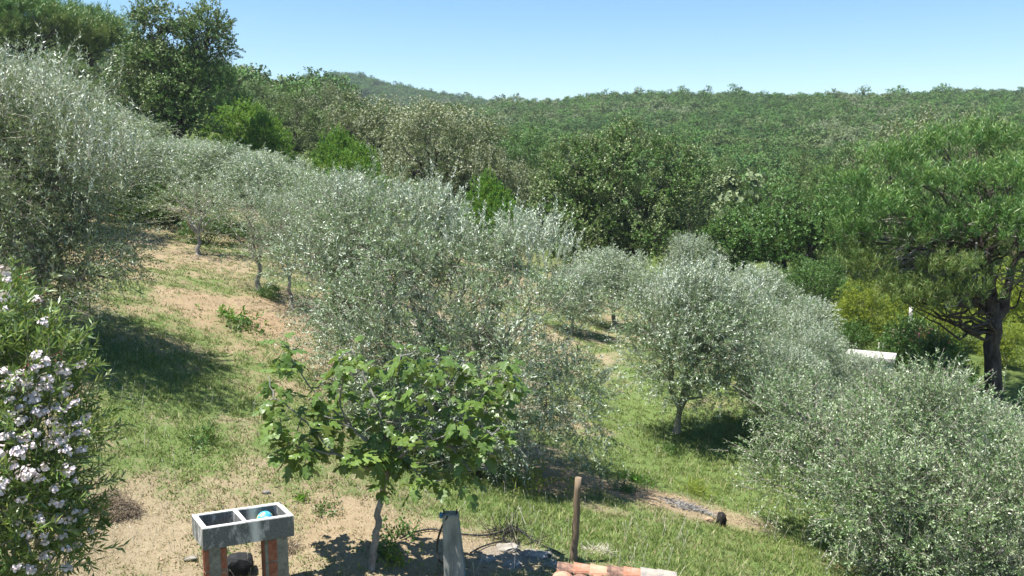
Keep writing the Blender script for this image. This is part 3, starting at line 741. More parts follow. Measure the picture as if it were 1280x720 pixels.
# ------------------------------------------------------------------ pines
def pine(label, base, fork, lobes, n_cl, spc, Lt, trunk_r, needles=24, NL=0.13, NW=0.013, forks=None, group=None, maxbr=170, whiteb=0, cl=0.42):
    root = empty('pine_tree', base, label, 'tree', group)
    c_, n_ = lobe_points(lobes, n_cl, r0=0.45, r1=1.0, upb=0.7, skip=0.45)
    k = np.repeat(np.arange(n_cl), spc)
    off = rng.normal(size=(len(k), 3)) * [cl, cl, cl * 0.45]
    bs = c_[k] + off
    d = nrmz(np.array([0, 0, 1.0]) + n_[k] * 0.25 + rng.normal(size=(len(k), 3)) * 0.22)
    ln = Lt * U(0.6, 1.25, len(k))
    Q, tf = shoots(bs, d, ln, needles, NL, NW, 0.62, 0.0, 0.3, jit=0.25)
    tip = np.clip((tf - 0.6) * 2.2, 0, 1) * np.repeat(U(0, 1, len(k)) < 0.75, needles) * 0.85
    rn = np.clip(np.repeat(U(-.25, .25, n_cl)[k], needles) + U(0, 1, len(Q)), 0, 1)
    # lower clusters yellowing
    zc = c_[:, 2]; lo = zc < np.quantile(zc, 0.3)
    lowm = np.repeat(lo[k], needles)
    tb = TB()
    B = np.asarray(base); Fk = np.asarray(fork)
    pp = wig(B, Fk, 8, 0.03); tb.tube(pp, np.r_[trunk_r * 1.3, np.linspace(trunk_r, trunk_r * 0.8, 7)], 10)
    ends = forks or [Fk + [0, 0, 1.5]]
    stems = []
    for e in ends:
        s_ = wig(Fk, e, 8, 0.06); tb.tube(s_, np.linspace(trunk_r * 0.7, trunk_r * 0.18, 8), 8); stems.append(s_)
    st = np.concatenate([s_[1:] for s_ in stems] + [pp[6:]])
    for c1 in c_[:maxbr]:
        dd = np.linalg.norm(st - c1 + np.array([0, 0, 1.3]), axis=1)
        a = st[np.argmin(dd)]
        q = wig(a, c1, 7, 0.06, -0.06)
        r1 = min(0.014 * np.linalg.norm(c1 - a) + 0.01, trunk_r * 0.3)
        tb.tube(q, np.linspace(r1, 0.01, 7), 4, False)
        for t_ in (3, 4, 5):
            e = q[t_] + rng.normal(size=3) * 0.5
            tb.thin(q[t_][None], e[None], 0.012, 0.004)
    loc = lambda m_: m_
    tm = tb.mesh('trunk', M['bark_dark']); V = np.empty(len(tm.vertices) * 3, np.float32); tm.vertices.foreach_get('co', V)
    tm.vertices.foreach_set('co', (V.reshape(-1, 3) - B).astype(np.float32).ravel()); tm.update(); link('trunk', tm, root)
    me = quads_mesh('crown', Q - B, [M['needle'], M['needle_dry']], rn, tip)
    me.polygons.foreach_set('material_index', lowm.astype(np.int32))
    link('crown', me, root)
    if whiteb:
        tb = TB()
        A_ = c_[rng.integers(0, n_cl, whiteb)]; 
        A_ = A_[A_[:, 2] < np.quantile(c_[:, 2], 0.45)]
        cen = st[np.array([np.argmin(np.linalg.norm(st - a, axis=1)) for a in A_])]
        E = A_ + (cen - A_) * 0.55 + rng.normal(size=A_.shape) * 0.2
        for a, e in zip(A_, E): tb.tube(wig(e, a, 5, 0.07), np.linspace(0.028, 0.008, 5), 4, False)
        m2 = tb.mesh('dead_branches', M['twig']); V = np.empty(len(m2.vertices) * 3, np.float32); m2.vertices.foreach_get('co', V)
        m2.vertices.foreach_set('co', (V.reshape(-1, 3) - B).astype(np.float32).ravel()); m2.update(); link('dead_branches', m2, root)
    return root
lob = LB([(1175, 190, 24.5, 36, 22), (1232, 182, 25, 38, 22), (1125, 210, 24, 34, 20), (1078, 238, 23.6, 28, 18), (1160, 240, 22.8, 36, 20), (1215, 232, 23, 34, 20), (1268, 225, 23, 34, 24), (1310, 195, 24.5, 40, 26), (1105, 265, 23, 34, 20), (1190, 282, 22.4, 36, 20), (1255, 285, 22.6, 36, 22), (1140, 305, 22.8, 32, 18), (1320, 270, 24, 45, 30), (1075, 300, 23.6, 24, 18), (1095, 340, 23.2, 28, 16), (1130, 370, 22.6, 32, 14), (1180, 345, 22.3, 34, 16), (1290, 350, 22.6, 24, 14), (1240, 250, 26, 60, 34), (1130, 280, 26, 50, 30), (1075, 335, 23.4, 26, 16), (1112, 362, 23, 30, 16), (1160, 384, 22.6, 30, 14), (1205, 372, 22.4, 28, 14), (1060, 275, 23.8, 22, 16), (1150, 350, 24.5, 36, 20), (1215, 320, 25, 40, 22)])
bz = P(1243, 500, 24); bz[2] = hz(bz[0], 24)
pine('big umbrella shaped pine on the right with a dark trunk and upright bright shoots', bz, P(1243, 400, 24), lob, 430, 12, 0.34, 0.25, needles=19, NL=0.17, NW=0.018,
     forks=[P(1222, 290, 24), P(1275, 290, 24.3), P(1245, 250, 23.6)], group='pines', whiteb=420, cl=0.30)
lob = LB([(30, 20, 58, 55, 22), (-20, 25, 58, 45, 24), (70, 34, 57, 38, 20), (10, 45, 57, 42, 16)])
x0 = P(32, 60, 58); bz = np.array([x0[0], 58, hz(x0[0], 58)])
pine('dark umbrella pine in the top left corner with its trunk showing', bz, P(33, 62, 58), lob, 190, 12, 0.45, 0.3, needles=16, NL=0.32, NW=0.04, group='pines', maxbr=60, cl=0.6)
lob = LB([(105, 32, 62, 34, 20), (135, 48, 61, 24, 22), (85, 45, 61, 30, 22), (115, 58, 60, 34, 18)])
x0 = P(115, 60, 61); bz = np.array([x0[0], 61, hz(x0[0], 61)])
pine('bright green domed pine beside the corner pine', bz, P(112, 72, 61), lob, 160, 12, 0.45, 0.25, needles=16, NL=0.32, NW=0.04, group='pines', maxbr=50, cl=0.6)

# ------------------------------------------------------------------ far wooded hillside
def forest_mesh(seed):
    h, w_ = random.uniform(3.8, 6.2), random.uniform(4.6, 6.4)
    lob = generic_lobes(seed, h, w_, 9, 0.12)
    cr = crown(sub(lob, 20, 1.05), 170, 0.55, 4, 5, 0.35, 0.30, 0.24, up=0.2, droop=0, r0=0.95, skip=0.9, spread=0.95, tips=0.25, tipw=0.4, nw=1.4)
    return quads_mesh('woodland_tree', cr[0], M['forest'], cr[2], cr[1])
FM = [forest_mesh(s) for s in (51, 52, 53, 54, 55, 56)]
pts = []
def scatter(y0, y1, dens, pxa, pxb, smin, smax):
    out = []
    area = 0
    n = int(dens * (y1 ** 2 - y0 ** 2) / 2 * (pxb - pxa) / F)
    yy = np.sqrt(U(y0 ** 2, y1 ** 2, n)); px = U(pxa, pxb, n)
    xx = (px - 640) / F * yy
    return np.c_[xx, yy, U(smin, smax, n)]
A1 = scatter(82, 170, 0.13, 430, 1500, 0.35, 0.82)
A2 = scatter(170, 375, 0.15, 380, 1500, 0.3, 0.9)
A3 = scatter(100, 200, 0.05, -100, 430, 0.8, 1.3)
A4 = scatter(540, 650, 0.09, 150, 760, 0.6, 1.2)
A5 = scatter(58, 84, 0.07, 560, 1350, 0.55, 0.85)
A6 = scatter(375, 470, 0.03, 380, 1400, .8, 1.2)
AF = np.concatenate([A5, A1, A2, A3, A4, A6])
ZF = H(AF[:, 0], AF[:, 1]) - 0.5
AF[:, 2] *= np.where(U(0, 1, len(AF)) < 0.03, 1.35, 1.0)
AF = np.c_[AF, ZF, U(0, 6.28, len(AF)), rng.integers(0, 6, len(AF))]
x_ = (876 - 640) / F * 345
lone = link('woodland_tree', FM[2]); lone.location = (x_, 345, hz(x_, 345) + 0.6); lone.scale = (1.1, 1.1, 1.25)
tag(lone, 'lone round tree standing above the distant ridge line against the sky', 'tree')
# the nearest ones inside the view become things of their own
pxs = 640 + AF[:, 0] / AF[:, 1] * F
inview = (pxs > 560) & (pxs < 1260) & (AF[:, 1] < 300)
order = np.argsort(np.where(inview, AF[:, 1], 1e9))[:280]
sel = np.zeros(len(AF), bool); sel[order] = True
srcs = {}
for r in AF[sel]:
    o = link('woodland_tree', FM[int(r[5])])
    o.location = (r[0], r[1], r[3]); o.rotation_euler = (0, 0, r[4]); o.scale = (r[2], r[2], r[2] * random.uniform(0.75, 1.25))
    tag(o, 'rounded evergreen tree crown packed among others on the wooded far hillside', 'tree', 'evergreen crowns on the far hillside')
    srcs.setdefault(int(r[5]), o)
rest = AF[~sel]
me = bpy.data.meshes.new('hillside_woodland')
me.vertices.add(len(rest)); me.vertices.foreach_set('co', np.c_[rest[:, 0], rest[:, 1], rest[:, 3]].astype(np.float32).ravel())
for an, ci in (('scl', 2), ('rot', 4)):
    a = me.attributes.new(an, 'FLOAT', 'POINT'); a.data.foreach_set('value', rest[:, ci].astype(np.float32))
a = me.attributes.new('pick', 'INT', 'POINT'); a.data.foreach_set('value', rest[:, 5].astype(np.int32))
wood = link('hillside_woodland', me)
tag(wood, 'dense evergreen woodland covering the far hills up to the ridge', 'woodland', kind='stuff')
ng = bpy.data.node_groups.new('woodland_nodes', 'GeometryNodeTree')
ng.interface.new_socket('Geometry', in_out='INPUT', socket_type='NodeSocketGeometry')
ng.interface.new_socket('Geometry', in_out='OUTPUT', socket_type='NodeSocketGeometry')
gi = ng.nodes.new('NodeGroupInput'); go = ng.nodes.new('NodeGroupOutput')
iop = ng.nodes.new('GeometryNodeInstanceOnPoints'); jn = ng.nodes.new('GeometryNodeJoinGeometry')
for i in sorted(srcs):
    oi = ng.nodes.new('GeometryNodeObjectInfo'); oi.inputs['Object'].default_value = srcs[i]; oi.inputs['As Instance'].default_value = True
    ng.links.new(oi.outputs['Geometry'], jn.inputs[0])
def nattr(n_, dt):
    x = ng.nodes.new('GeometryNodeInputNamedAttribute'); x.data_type = dt; x.inputs['Name'].default_value = n_; return x.outputs['Attribute']
cx = ng.nodes.new('ShaderNodeCombineXYZ'); ng.links.new(nattr('rot', 'FLOAT'), cx.inputs['Z'])
ng.links.new(gi.outputs[0], iop.inputs['Points']); ng.links.new(jn.outputs[0], iop.inputs['Instance'])
iop.inputs['Pick Instance'].default_value = True
ng.links.new(nattr('pick', 'INT'), iop.inputs['Instance Index'])
e2 = ng.nodes.new('FunctionNodeEulerToRotation'); ng.links.new(cx.outputs[0], e2.inputs[0]); ng.links.new(e2.outputs[0], iop.inputs['Rotation'])
ng.links.new(nattr('scl', 'FLOAT'), iop.inputs['Scale'])
ng.links.new(iop.outputs[0], go.inputs[0])
md = wood.modifiers.new('woodland', 'NODES'); md.node_group = ng

# ------------------------------------------------------------------ near things
def box_verts(x0, x1, y0, y1, z0, z1):
    V = [(x, y, z) for z in (z0, z1) for y in (y0, y1) for x in (x0, x1)]
    Fc = [(0, 2, 3, 1), (4, 5, 7, 6), (0, 1, 5, 4), (2, 6, 7, 3), (0, 4, 6, 2), (1, 3, 7, 5)]
    return V, Fc
import bmesh
def bm_mesh(name, V, Fc, mat, bevel=0.0, seg=2, noise=0.0, sub=0, smooth=False):
    me = bpy.data.meshes.new(name)
    me.from_pydata([tuple(map(float, v)) for v in V], [], [tuple(f) for f in Fc])
    bm = bmesh.new(); bm.from_mesh(me)
    if bevel: bmesh.ops.bevel(bm, geom=bm.edges[:], offset=bevel, segments=seg, affect='EDGES', profile=0.6)
    if sub: bmesh.ops.subdivide_edges(bm, edges=bm.edges[:], cuts=sub, use_grid_fill=True)
    if noise:
        for v in bm.verts:
            q = v.co
            v.co = q + Vector([(float(fbm(np.array([q.x * 9 + i * 7.3 + q.z * 5]), np.array([q.y * 9 + i * 3.1 - q.z * 4]), 5 + i, 3)[0]) - 0.5) * noise for i in range(3)])
    bmesh.ops.recalc_face_normals(bm, faces=bm.faces[:])
    bm.to_mesh(me); bm.free()
    if smooth:
        for p in me.polygons: p.use_smooth = True
    for mm in (mat if isinstance(mat, (list, tuple)) else [mat]): me.materials.append(mm)
    return me
def plane_pt(px, py, z):
    dx, dy, dz = ray(px, py); k = (z - CZ) / dz
    return np.array([dx * k, dy * k, z])

# concrete with black lichen
b = NB('weathered_concrete')
tc = b.n('ShaderNodeTexCoord'); mp = b.n('ShaderNodeMapping'); mp.inputs['Scale'].default_value = (1, 1, 0.45)
b.l(tc.outputs['Object'], mp.inputs[0])
geo = b.n('ShaderNodeNewGeometry'); sx = b.n('ShaderNodeSeparateXYZ'); b.l(geo.outputs['Normal'], sx.inputs[0])
n1 = b.noise(7, 7, 0.72, mp.outputs[0]); n2 = b.noise(60, 4, 0.7)
pale = b.ramp(n2, [(0.3, (0.50, 0.50, 0.47)), (0.7, (0.66, 0.65, 0.61))])
dark = b.ramp(n2, [(0.3, (0.07, 0.075, 0.072)), (0.7, (0.21, 0.215, 0.20))])
# growth keeps off one front streak; sun glare on the top rim is painted pale
so_ = b.n('ShaderNodeSeparateXYZ'); b.l(tc.outputs['Object'], so_.inputs[0])
streak = b.math('SUBTRACT', 1.0, b.math('MULTIPLY', b.math('ABSOLUTE', b.math('ADD', so_.outputs['X'], -0.52)), 14.0), True)
f = b.math('MULTIPLY', b.math('SUBTRACT', n1, 0.33), 6.0, True)
f = b.math('SUBTRACT', f, b.math('MULTIPLY', streak, 1.2), True)
rim = b.math('MULTIPLY', b.math('ADD', so_.outputs['Z'], 0.012), 120.0, True)
f = b.math('SUBTRACT', f, rim, True)
col = b.mix(f, pale, dark)
M['concrete'] = b.done(b.princ(col, 0.92, 0.15, n2, 0.6, 0.006))
M['post'] = simple_mat('pale_concrete', (0.12, 0.125, 0.11), (0.25, 0.25, 0.225), 9, c3=(0.36, 0.36, 0.33), stretch=(1, 1, 0.3))
M['terracotta'] = simple_mat('terracotta', (0.17, 0.065, 0.04), (0.28, 0.105, 0.06), 14, c3=(0.26, 0.18, 0.13))
M['mortar'] = simple_mat('greenish_mortar', (0.10, 0.11, 0.085), (0.20, 0.20, 0.165), 16, c3=(0.27, 0.26, 0.22))
M['black'] = simple_mat('black_rubber', (0.012, 0.012, 0.013), (0.03, 0.03, 0.03), 30, rough=0.5, spec=0.4)
M['darkblock'] = simple_mat('dark_tub', (0.012, 0.013, 0.014), (0.035, 0.036, 0.036), 12)
M['pole'] = simple_mat('weathered_pole', (0.10, 0.07, 0.045), (0.20, 0.145, 0.095), 16, c3=(0.27, 0.205, 0.14), stretch=(1, 1, 0.12))
M['char'] = simple_mat('charred_wood', (0.012, 0.011, 0.01), (0.05, 0.045, 0.04), 22, bdist=0.03)
M['cement'] = simple_mat('broken_cement', (0.15, 0.13, 0.10), (0.25, 0.225, 0.185), 10, c3=(0.36, 0.34, 0.30), bdist=0.02)
M['ash_m'] = simple_mat('wood_ash', (0.05, 0.045, 0.04), (0.20, 0.19, 0.175), 18, c3=(0.40, 0.385, 0.36), bdist=0.02)
M['palewall'] = simple_mat('pale_plaster', (0.40, 0.38, 0.34), (0.52, 0.50, 0.46), 3)
M['soilclod'] = simple_mat('soil_clod', (0.24, 0.16, 0.10), (0.42, 0.31, 0.21), 12)
M['stone'] = simple_mat('field_stone', (0.13, 0.12, 0.10), (0.27, 0.25, 0.22), 12)

# --- double wash trough
zt = hz(-2.8, 8.4) + 0.86
FL = plane_pt(253, 661, zt); FR = plane_pt(368, 646, zt); BL = plane_pt(240, 643, zt)
uu = (FR - FL); Lg = float(np.linalg.norm(uu)); rz = math.atan2(uu[1], uu[0]) + 0.05
wv = np.array([-math.sin(rz), math.cos(rz), 0]); Wg = max(0.42, float(abs(np.dot(BL - FL, wv))))
print('trough', Lg, Wg, FL, 'ground', zt - 0.86)
tr = empty('wash_trough', (FL[0], FL[1], zt), 'double basin wash trough of stained grey concrete on two brick legs', 'wash trough', rz=rz)
tr.rotation_euler = (0, 0, rz)
hh = 0.235; t1 = 0.052; mid = Lg * 0.47
xs = [0, t1, mid - 0.022, mid + 0.022, Lg - t1, Lg]; ys = [0, t1, Wg - t1, Wg]
V = []; Fc = []
def vid(x, y, z):
    V.append((x, y, z)); return len(V) - 1
def quad(a, b_, c, d):
    Fc.append([vid(q_[0] - 0.22 * q_[1], q_[1], q_[2]) for q_ in (a, b_, c, d)])
for i in range(5):
    for j in range(3):
        x0_, x1_, y0_, y1_ = xs[i], xs[i + 1], ys[j], ys[j + 1]
        well = j == 1 and i in (1, 3)
        if not well: quad((x0_, y0_, 0), (x1_, y0_, 0), (x1_, y1_, 0), (x0_, y1_, 0))
        else:
            zb = -hh + 0.04
            quad((x0_, y0_, zb), (x1_, y0_, zb), (x1_, y1_, zb), (x0_, y1_, zb))
            quad((x0_, y0_, 0), (x1_, y0_, 0), (x1_, y0_, zb), (x0_, y0_, zb)); quad((x0_, y1_, 0), (x1_, y1_, 0), (x1_, y1_, zb), (x0_, y1_, zb))
            quad((x0_, y0_, 0), (x0_, y1_, 0), (x0_, y1_, zb), (x0_, y0_, zb)); quad((x1_, y0_, 0), (x1_, y1_, 0), (x1_, y1_, zb), (x1_, y0_, zb))
        quad((x0_, y0_, -hh), (x1_, y0_, -hh), (x1_, y1_, -hh), (x0_, y1_, -hh))
for i in range(5):
    for y_ in (0, Wg): quad((xs[i], y_, 0), (xs[i + 1], y_, 0), (xs[i + 1], y_, -hh), (xs[i], y_, -hh))
for j in range(3):
    for x_ in (0, Lg): quad((x_, ys[j], 0), (x_, ys[j + 1], 0), (x_, ys[j + 1], -hh), (x_, ys[j], -hh))
me = bpy.data.meshes.new('basin'); me.from_pydata(V, [], Fc)
bm = bmesh.new(); bm.from_mesh(me); bmesh.ops.remove_doubles(bm, verts=bm.verts, dist=0.0005); bmesh.ops.recalc_face_normals(bm, faces=bm.faces)
ed = [e for e in bm.edges if len(e.link_faces) == 2 and e.calc_face_angle(0) > 0.5]
bmesh.ops.bevel(bm, geom=ed, offset=0.006, segments=2, affect='EDGES')
for v in bm.verts: v.co += Vector([(random.random() - 0.5) * 0.004 for _ in range(3)])
bm.to_mesh(me); bm.free(); me.materials.append(M['concrete'])
link('basin', me, tr)
for (lx0, lx1, strips) in ((0.005, 0.23, [(0.005, 0.05), (0.165, 0.225)]), (Lg - 0.31, Lg - 0.07, [(Lg - 0.275, Lg - 0.185)])):
    Vb, Fb = box_verts(lx0, lx1, 0.03, Wg - 0.04, -1.1, -hh - 0.002)
    lg = link('leg', bm_mesh('leg', Vb, Fb, M['mortar'], 0.006, 1), tr)
    z_ = -hh - 0.02
    while z_ > -1.05:
        for (a_, b2) in strips:
            Vb, Fb = box_verts(a_, b2, 0.022, 0.06, z_ - 0.23, z_); link('brick', bm_mesh('brick', Vb, Fb, M['terracotta'], 0.003, 1), lg)
        Vb, Fb = box_verts(lx0 - 0.012, lx0 + 0.03, 0.05, Wg - 0.06, z_ - 0.23, z_); link('brick', bm_mesh('brick', Vb, Fb, M['terracotta'], 0.003, 1), lg)
        z_ -= 0.245
# ball in the right basin
b = NB('painted_ball')
f = b.noise(9, 2, 0.5)
M['ball'] = b.done(b.princ(b.ramp(f, [(0.38, (0.55, 0.60, 0.12)), (0.46, (0.05, 0.32, 0.55)), (0.56, (0.08, 0.40, 0.66)), (0.66, (0.65, 0.78, 0.80))]), 0.35, 0.5))
me = bpy.data.meshes.new('ball'); bm = bmesh.new(); bmesh.ops.create_uvsphere(bm, u_segments=24, v_segments=16, radius=0.088); bm.to_mesh(me); bm.free()
for p in me.polygons: p.use_smooth = True
me.materials.append(M['ball'])
lc = Vector((Lg * 0.70, Wg * 0.62, -hh + 0.04 + 0.088)); wl = Matrix.Rotation(rz, 4, 'Z') @ lc + Vector((FL[0], FL[1], zt))
tag(link('ball', me, loc=wl), 'blue ball with yellow and white patches lying in the right basin of the trough', 'ball')

def rock(name, loc, size, mat, label, cat, rz_=0, tilt=(0, 0), group=None, noise=0.35, seed=0):
    me = bpy.data.meshes.new(name); bm = bmesh.new(); bmesh.ops.create_icosphere(bm, subdivisions=3, radius=1.0)
    for v in bm.verts:
        q = v.co.copy()
        m_ = max(abs(q.x), abs(q.y), abs(q.z)); q = q / (m_ ** 0.55)
        n_ = Vector([(float(vnoise(np.array([q.x * 2.1 + seed + i * 5]), np.array([q.y * 2.1 + q.z * 1.7 + i * 9]), seed + i)[0]) - 0.5) * noise for i in range(3)])
        q += n_
        v.co = Vector((q.x * size[0], q.y * size[1], q.z * size[2]))
    bm.to_mesh(me); bm.free(); me.materials.append(mat)
    o = link(name, me, loc=Vector(loc)); o.rotation_euler = (tilt[0], tilt[1], rz_)
    return tag(o, label, cat, group)
q = G(300, 716); rock('dark_block', (q[0], q[1], q[2] + 0.1), (0.15, 0.12, 0.12), M['darkblock'], 'dark block lying on the ground between the trough legs', 'block', 0.3, (0, 0.1), noise=0.12, seed=4)
q = G(238, 700); rock('pale_stone', (q[0], q[1], q[2] + 0.02), (0.07, 0.04, 0.02), M['cement'], 'small white stone left of the wash trough', 'stone', 0.3, seed=7)
q = G(333, 617); rock('grey_stone', (q[0], q[1], q[2] + 0.01), (0.05, 0.035, 0.03), M['stone'], 'grey stone on bare soil behind the wash trough', 'stone', 0.5, seed=8)
for i, (px, py, a_, b2, lab) in enumerate([(668, 694, .26, .13, 'longest pale slab of broken cement left of the tiled wall'), (632, 686, .2, .12, 'pale broken cement lump right of the concrete post'), (607, 700, .15, .1, 'small pale cement lump close to the foot of the concrete post'), (690, 707, .14, .09, 'pale cement lump touching the tiled wall'), (640, 708, .16, .12, 'half buried cement lump in front of the long slab')]):
    q = G(px, py); rock('cement_rubble', (q[0], q[1], q[2] + 0.005), (a_ * 0.75, b2 * 0.75, 0.035), M['cement'], lab, 'rubble', -0.4 + i * 0.3, (0.05, -0.1), 'broken cement by the post', 0.5, 11 + i)

# --- charred stump and ash
q = G(901, 657); rock('charred_stump', (q[0], q[1], q[2] + 0.09), (0.075, 0.07, 0.13), M['char'], 'black charred stump beside the patch of ash on the grass', 'stump', 0.4, (0.1, 0.15), noise=0.5, seed=3)
q = G(886, 652); rock('burnt_brick', (q[0], q[1], q[2] + 0.03), (0.07, 0.045, 0.04), M['soilclod'], 'reddish clod wedged left of the charred stump', 'clod', 0.2, seed=5)
q = G(860, 633)
tb = TB()
n = 260
A_ = np.c_[q[0] + rng.normal(size=n) * 0.22, q[1] + rng.normal(size=n) * 0.13, np.zeros(n)]; A_[:, 2] = H(A_[:, 0], A_[:, 1]) + 0.015
B_ = A_ + rng.normal(size=(n, 3)) * [0.06, 0.05, 0.015]
tb.thin(A_, B_, 0.014, 0.006)
tag(link('ash_heap', tb.mesh('ash_heap', M['ash_m'], False)), 'grey white heap of ash and burnt twigs on bare soil in the grass', 'ash', kind='stuff')

# --- wooden pole
def pole(name, p0, p1, r0, r1, mat, label, cat, sides=12, parent=None):
    tb = TB(); pth = wig(p0, p1, 9, 0.006); rr = np.linspace(r0, r1, 9) * U(0.95, 1.05, 9)
    p0 = np.asarray(p0)
    tb.tube(pth - p0, rr, sides); me = tb.mesh(name, mat)
    for p in me.polygons: 
        if len(p.vertices) == 4 and abs(p.normal.z) > 0.9: p.use_smooth = False
    return tag(link(name, me, loc=p0), label, cat)
g0 = G(717, 702); pole('wooden_pole', (g0[0], g0[1], g0[2] - 0.1), P(723, 597, g0[1]), 0.047, 0.039, M['pole'], 'upright brown wooden pole just behind the tiled wall', 'pole')

# --- concrete post
g0 = G(569, 722); top = P(563, 641, g0[1] + 0.05); topw = 0.088; botw = 0.118
cpz = empty('concrete_post', g0, 'leaning grey concrete post with a hose clipped at its top', 'post')
dv = top - g0
V = []; 
for (w2, k) in ((botw, -0.12), (botw, 0.0), (topw + 0.012, 0.6), (topw, 0.985), (topw - 0.012, 1.0)):
    c_ = dv * k
    for (sx_, sy_) in ((-1, -1), (1, -1), (1, 1), (-1, 1)): V.append((c_[0] + sx_ * w2, c_[1] + sy_ * w2 * 0.85, c_[2]))
Fc = [(0, 3, 2, 1), (16, 17, 18, 19)]
for k in range(4):
    for j in range(4): Fc.append((k * 4 + j, k * 4 + (j + 1) % 4, k * 4 + 4 + (j + 1) % 4, k * 4 + 4 + j))
link('shaft', bm_mesh('shaft', V, Fc, M['post'], 0.012, 2), cpz)
M['blue'] = simple_mat('blue_plastic', (0.03, 0.12, 0.25), (0.05, 0.2, 0.35), 20, rough=0.4)
Vb, Fb = box_verts(-0.125, -0.085, -0.05, -0.01, 0, 0.06)
o = link('hose_clip', bm_mesh('hose_clip', Vb, Fb, M['blue'], 0.008, 1), cpz); o.location = tuple(dv * 0.94)
for sx_ in (-1, 1):
    tb = TB(); tb.tube(np.array([(sx_ * 0.07, -0.02, -0.02), (sx_ * 0.075, -0.02, 0.05)]), 0.009, 6)
    o = link('rebar_stub', tb.mesh('rebar_stub', M['char']), cpz); o.location = tuple(dv)

def hose(name, pts, r, label, cat='hose', mat=None):
    pts = np.array(pts); t = np.linspace(0, len(pts) - 1, len(pts) * 7)
    i0 = np.clip(t.astype(int), 0, len(pts) - 2); f_ = (t - i0)[:, None]
    g_ = np.gradient(pts, axis=0)
    h00 = 2 * f_**3 - 3 * f_**2 + 1; h10 = f_**3 - 2 * f_**2 + f_; h01 = -2 * f_**3 + 3 * f_**2; h11 = f_**3 - f_**2
    p = h00 * pts[i0] + h10 * g_[i0] + h01 * pts[i0 + 1] + h11 * g_[i0 + 1]
    tb = TB(); tb.tube(p, r, 8); return tag(link(name, tb.mesh(name, mat or M['black'])), label, cat)
yd = g0[1] - 0.02
hose('garden_hose', [P(560, 645, yd), P(554, 655, yd), P(548, 672, yd), P(546, 690, yd), P(550, 702, yd), G(556, 706) + [0, 0, .02], G(562, 712) + [0, 0, .02]], 0.012, 'black hose hanging down the left side of the concrete post')
lift = np.array([0, 0, 0.03])
hose('garden_hose', [G(x, y) + lift for x, y in ((500, 676), (518, 668), (540, 664), (560, 668), (600, 672), (625, 668), (640, 660), (655, 668))], 0.012, 'black hose curving over the soil behind the concrete post')
hose('garden_hose', [G(x, y) + lift for x, y in ((588, 694), (603, 686), (625, 680), (640, 682), (628, 674), (645, 664), (670, 680), (700, 694))], 0.010, 'tangled black hose among the broken cement')

# --- tiled wall at the bottom edge
TZ = 0.98
T0 = plane_pt(697, 709, TZ); T1 = plane_pt(843, 720, TZ)
tu = T1 - T0; tL = np.linalg.norm(tu); trz = math.atan2(tu[1], tu[0])
tw = empty('tiled_wall', (T0[0], T0[1], TZ - 0.02), 'low masonry wall capped with old terracotta tiles at the bottom edge', 'wall', rz=trz)
gz = hz(T0[0], T0[1]) - TZ - 0.3
Vb, Fb = box_verts(-0.02, tL + 0.05, -0.42, 0.03, gz, -0.10); link('masonry', bm_mesh('masonry', Vb, Fb, M['palewall'], 0.01, 1), tw)
def tile_mesh(l, r0, r1, mat):
    V = []; Fc = []; n = 9
    for k, (y, r) in enumerate(((0, r0), (l, r1))):
        for rr in (r, r - 0.014):
            for i in range(n):
                a = math.pi * (0.04 + 0.92 * i / (n - 1)); V.append((math.cos(a) * rr, y, math.sin(a) * rr * 0.75))
    A0, B0, A1, B1 = 0, n, 2 * n, 3 * n
    for i in range(n - 1):
        Fc += [(A0 + i, A0 + i + 1, A1 + i + 1, A1 + i), (B0 + i, B1 + i, B1 + i + 1, B0 + i + 1), (A0 + i, B0 + i, B0 + i + 1, A0 + i + 1), (A1 + i, A1 + i + 1, B1 + i + 1, B1 + i)]
    Fc += [(A0, A1, B1, B0), (A0 + n - 1, B0 + n - 1, B1 + n - 1, A1 + n - 1)]
    return bm_mesh('tile', V, Fc, mat, 0, 0, 0.006)
TM = [simple_mat('tile_orange', (0.24, 0.10, 0.06), (0.36, 0.17, 0.105), 14, c3=(0.40, 0.26, 0.19)), simple_mat('tile_lichen', (0.06, 0.045, 0.04), (0.20, 0.12, 0.085), 22, c3=(0.38, 0.22, 0.15)),
      simple_mat('tile_grey', (0.16, 0.15, 0.135), (0.30, 0.27, 0.23), 16, c3=(0.40, 0.32, 0.25)), simple_mat('tile_pale', (0.32, 0.165, 0.10), (0.42, 0.25, 0.16), 14, c3=(0.45, 0.31, 0.22))]
seq = [1, 0, 3, 1, 0, 2, 2, 0]
nt_ = 7; st = tL / 7.0
for i in range(nt_):
    o = link('tile', tile_mesh(st * 1.15, 0.088, 0.062, TM[seq[i]]), tw)
    o.location = (i * st, 0, 0.0 + 0.004 * (i % 2)); o.rotation_euler = (0.035, random.uniform(-.04, .04), -math.pi / 2 + random.uniform(-.04, .04))
for row, (yy_, zz_) in enumerate(((-0.06, -0.055), (-0.24, -0.115))):
    k = -0.02; i = 0
    while k < tL:
        wdt = 0.155
        o = link('tile', tile_mesh(0.30, 0.085 if i else 0.1, 0.075, TM[[3, 1, 0, 2, 1, 0, 2][(i + row) % 7]]), tw)
        o.location = (k + wdt / 2, yy_, zz_); o.rotation_euler = (0.25, random.uniform(-.05, .05), math.pi + random.uniform(-.05, .05))
        k += wdt; i += 1

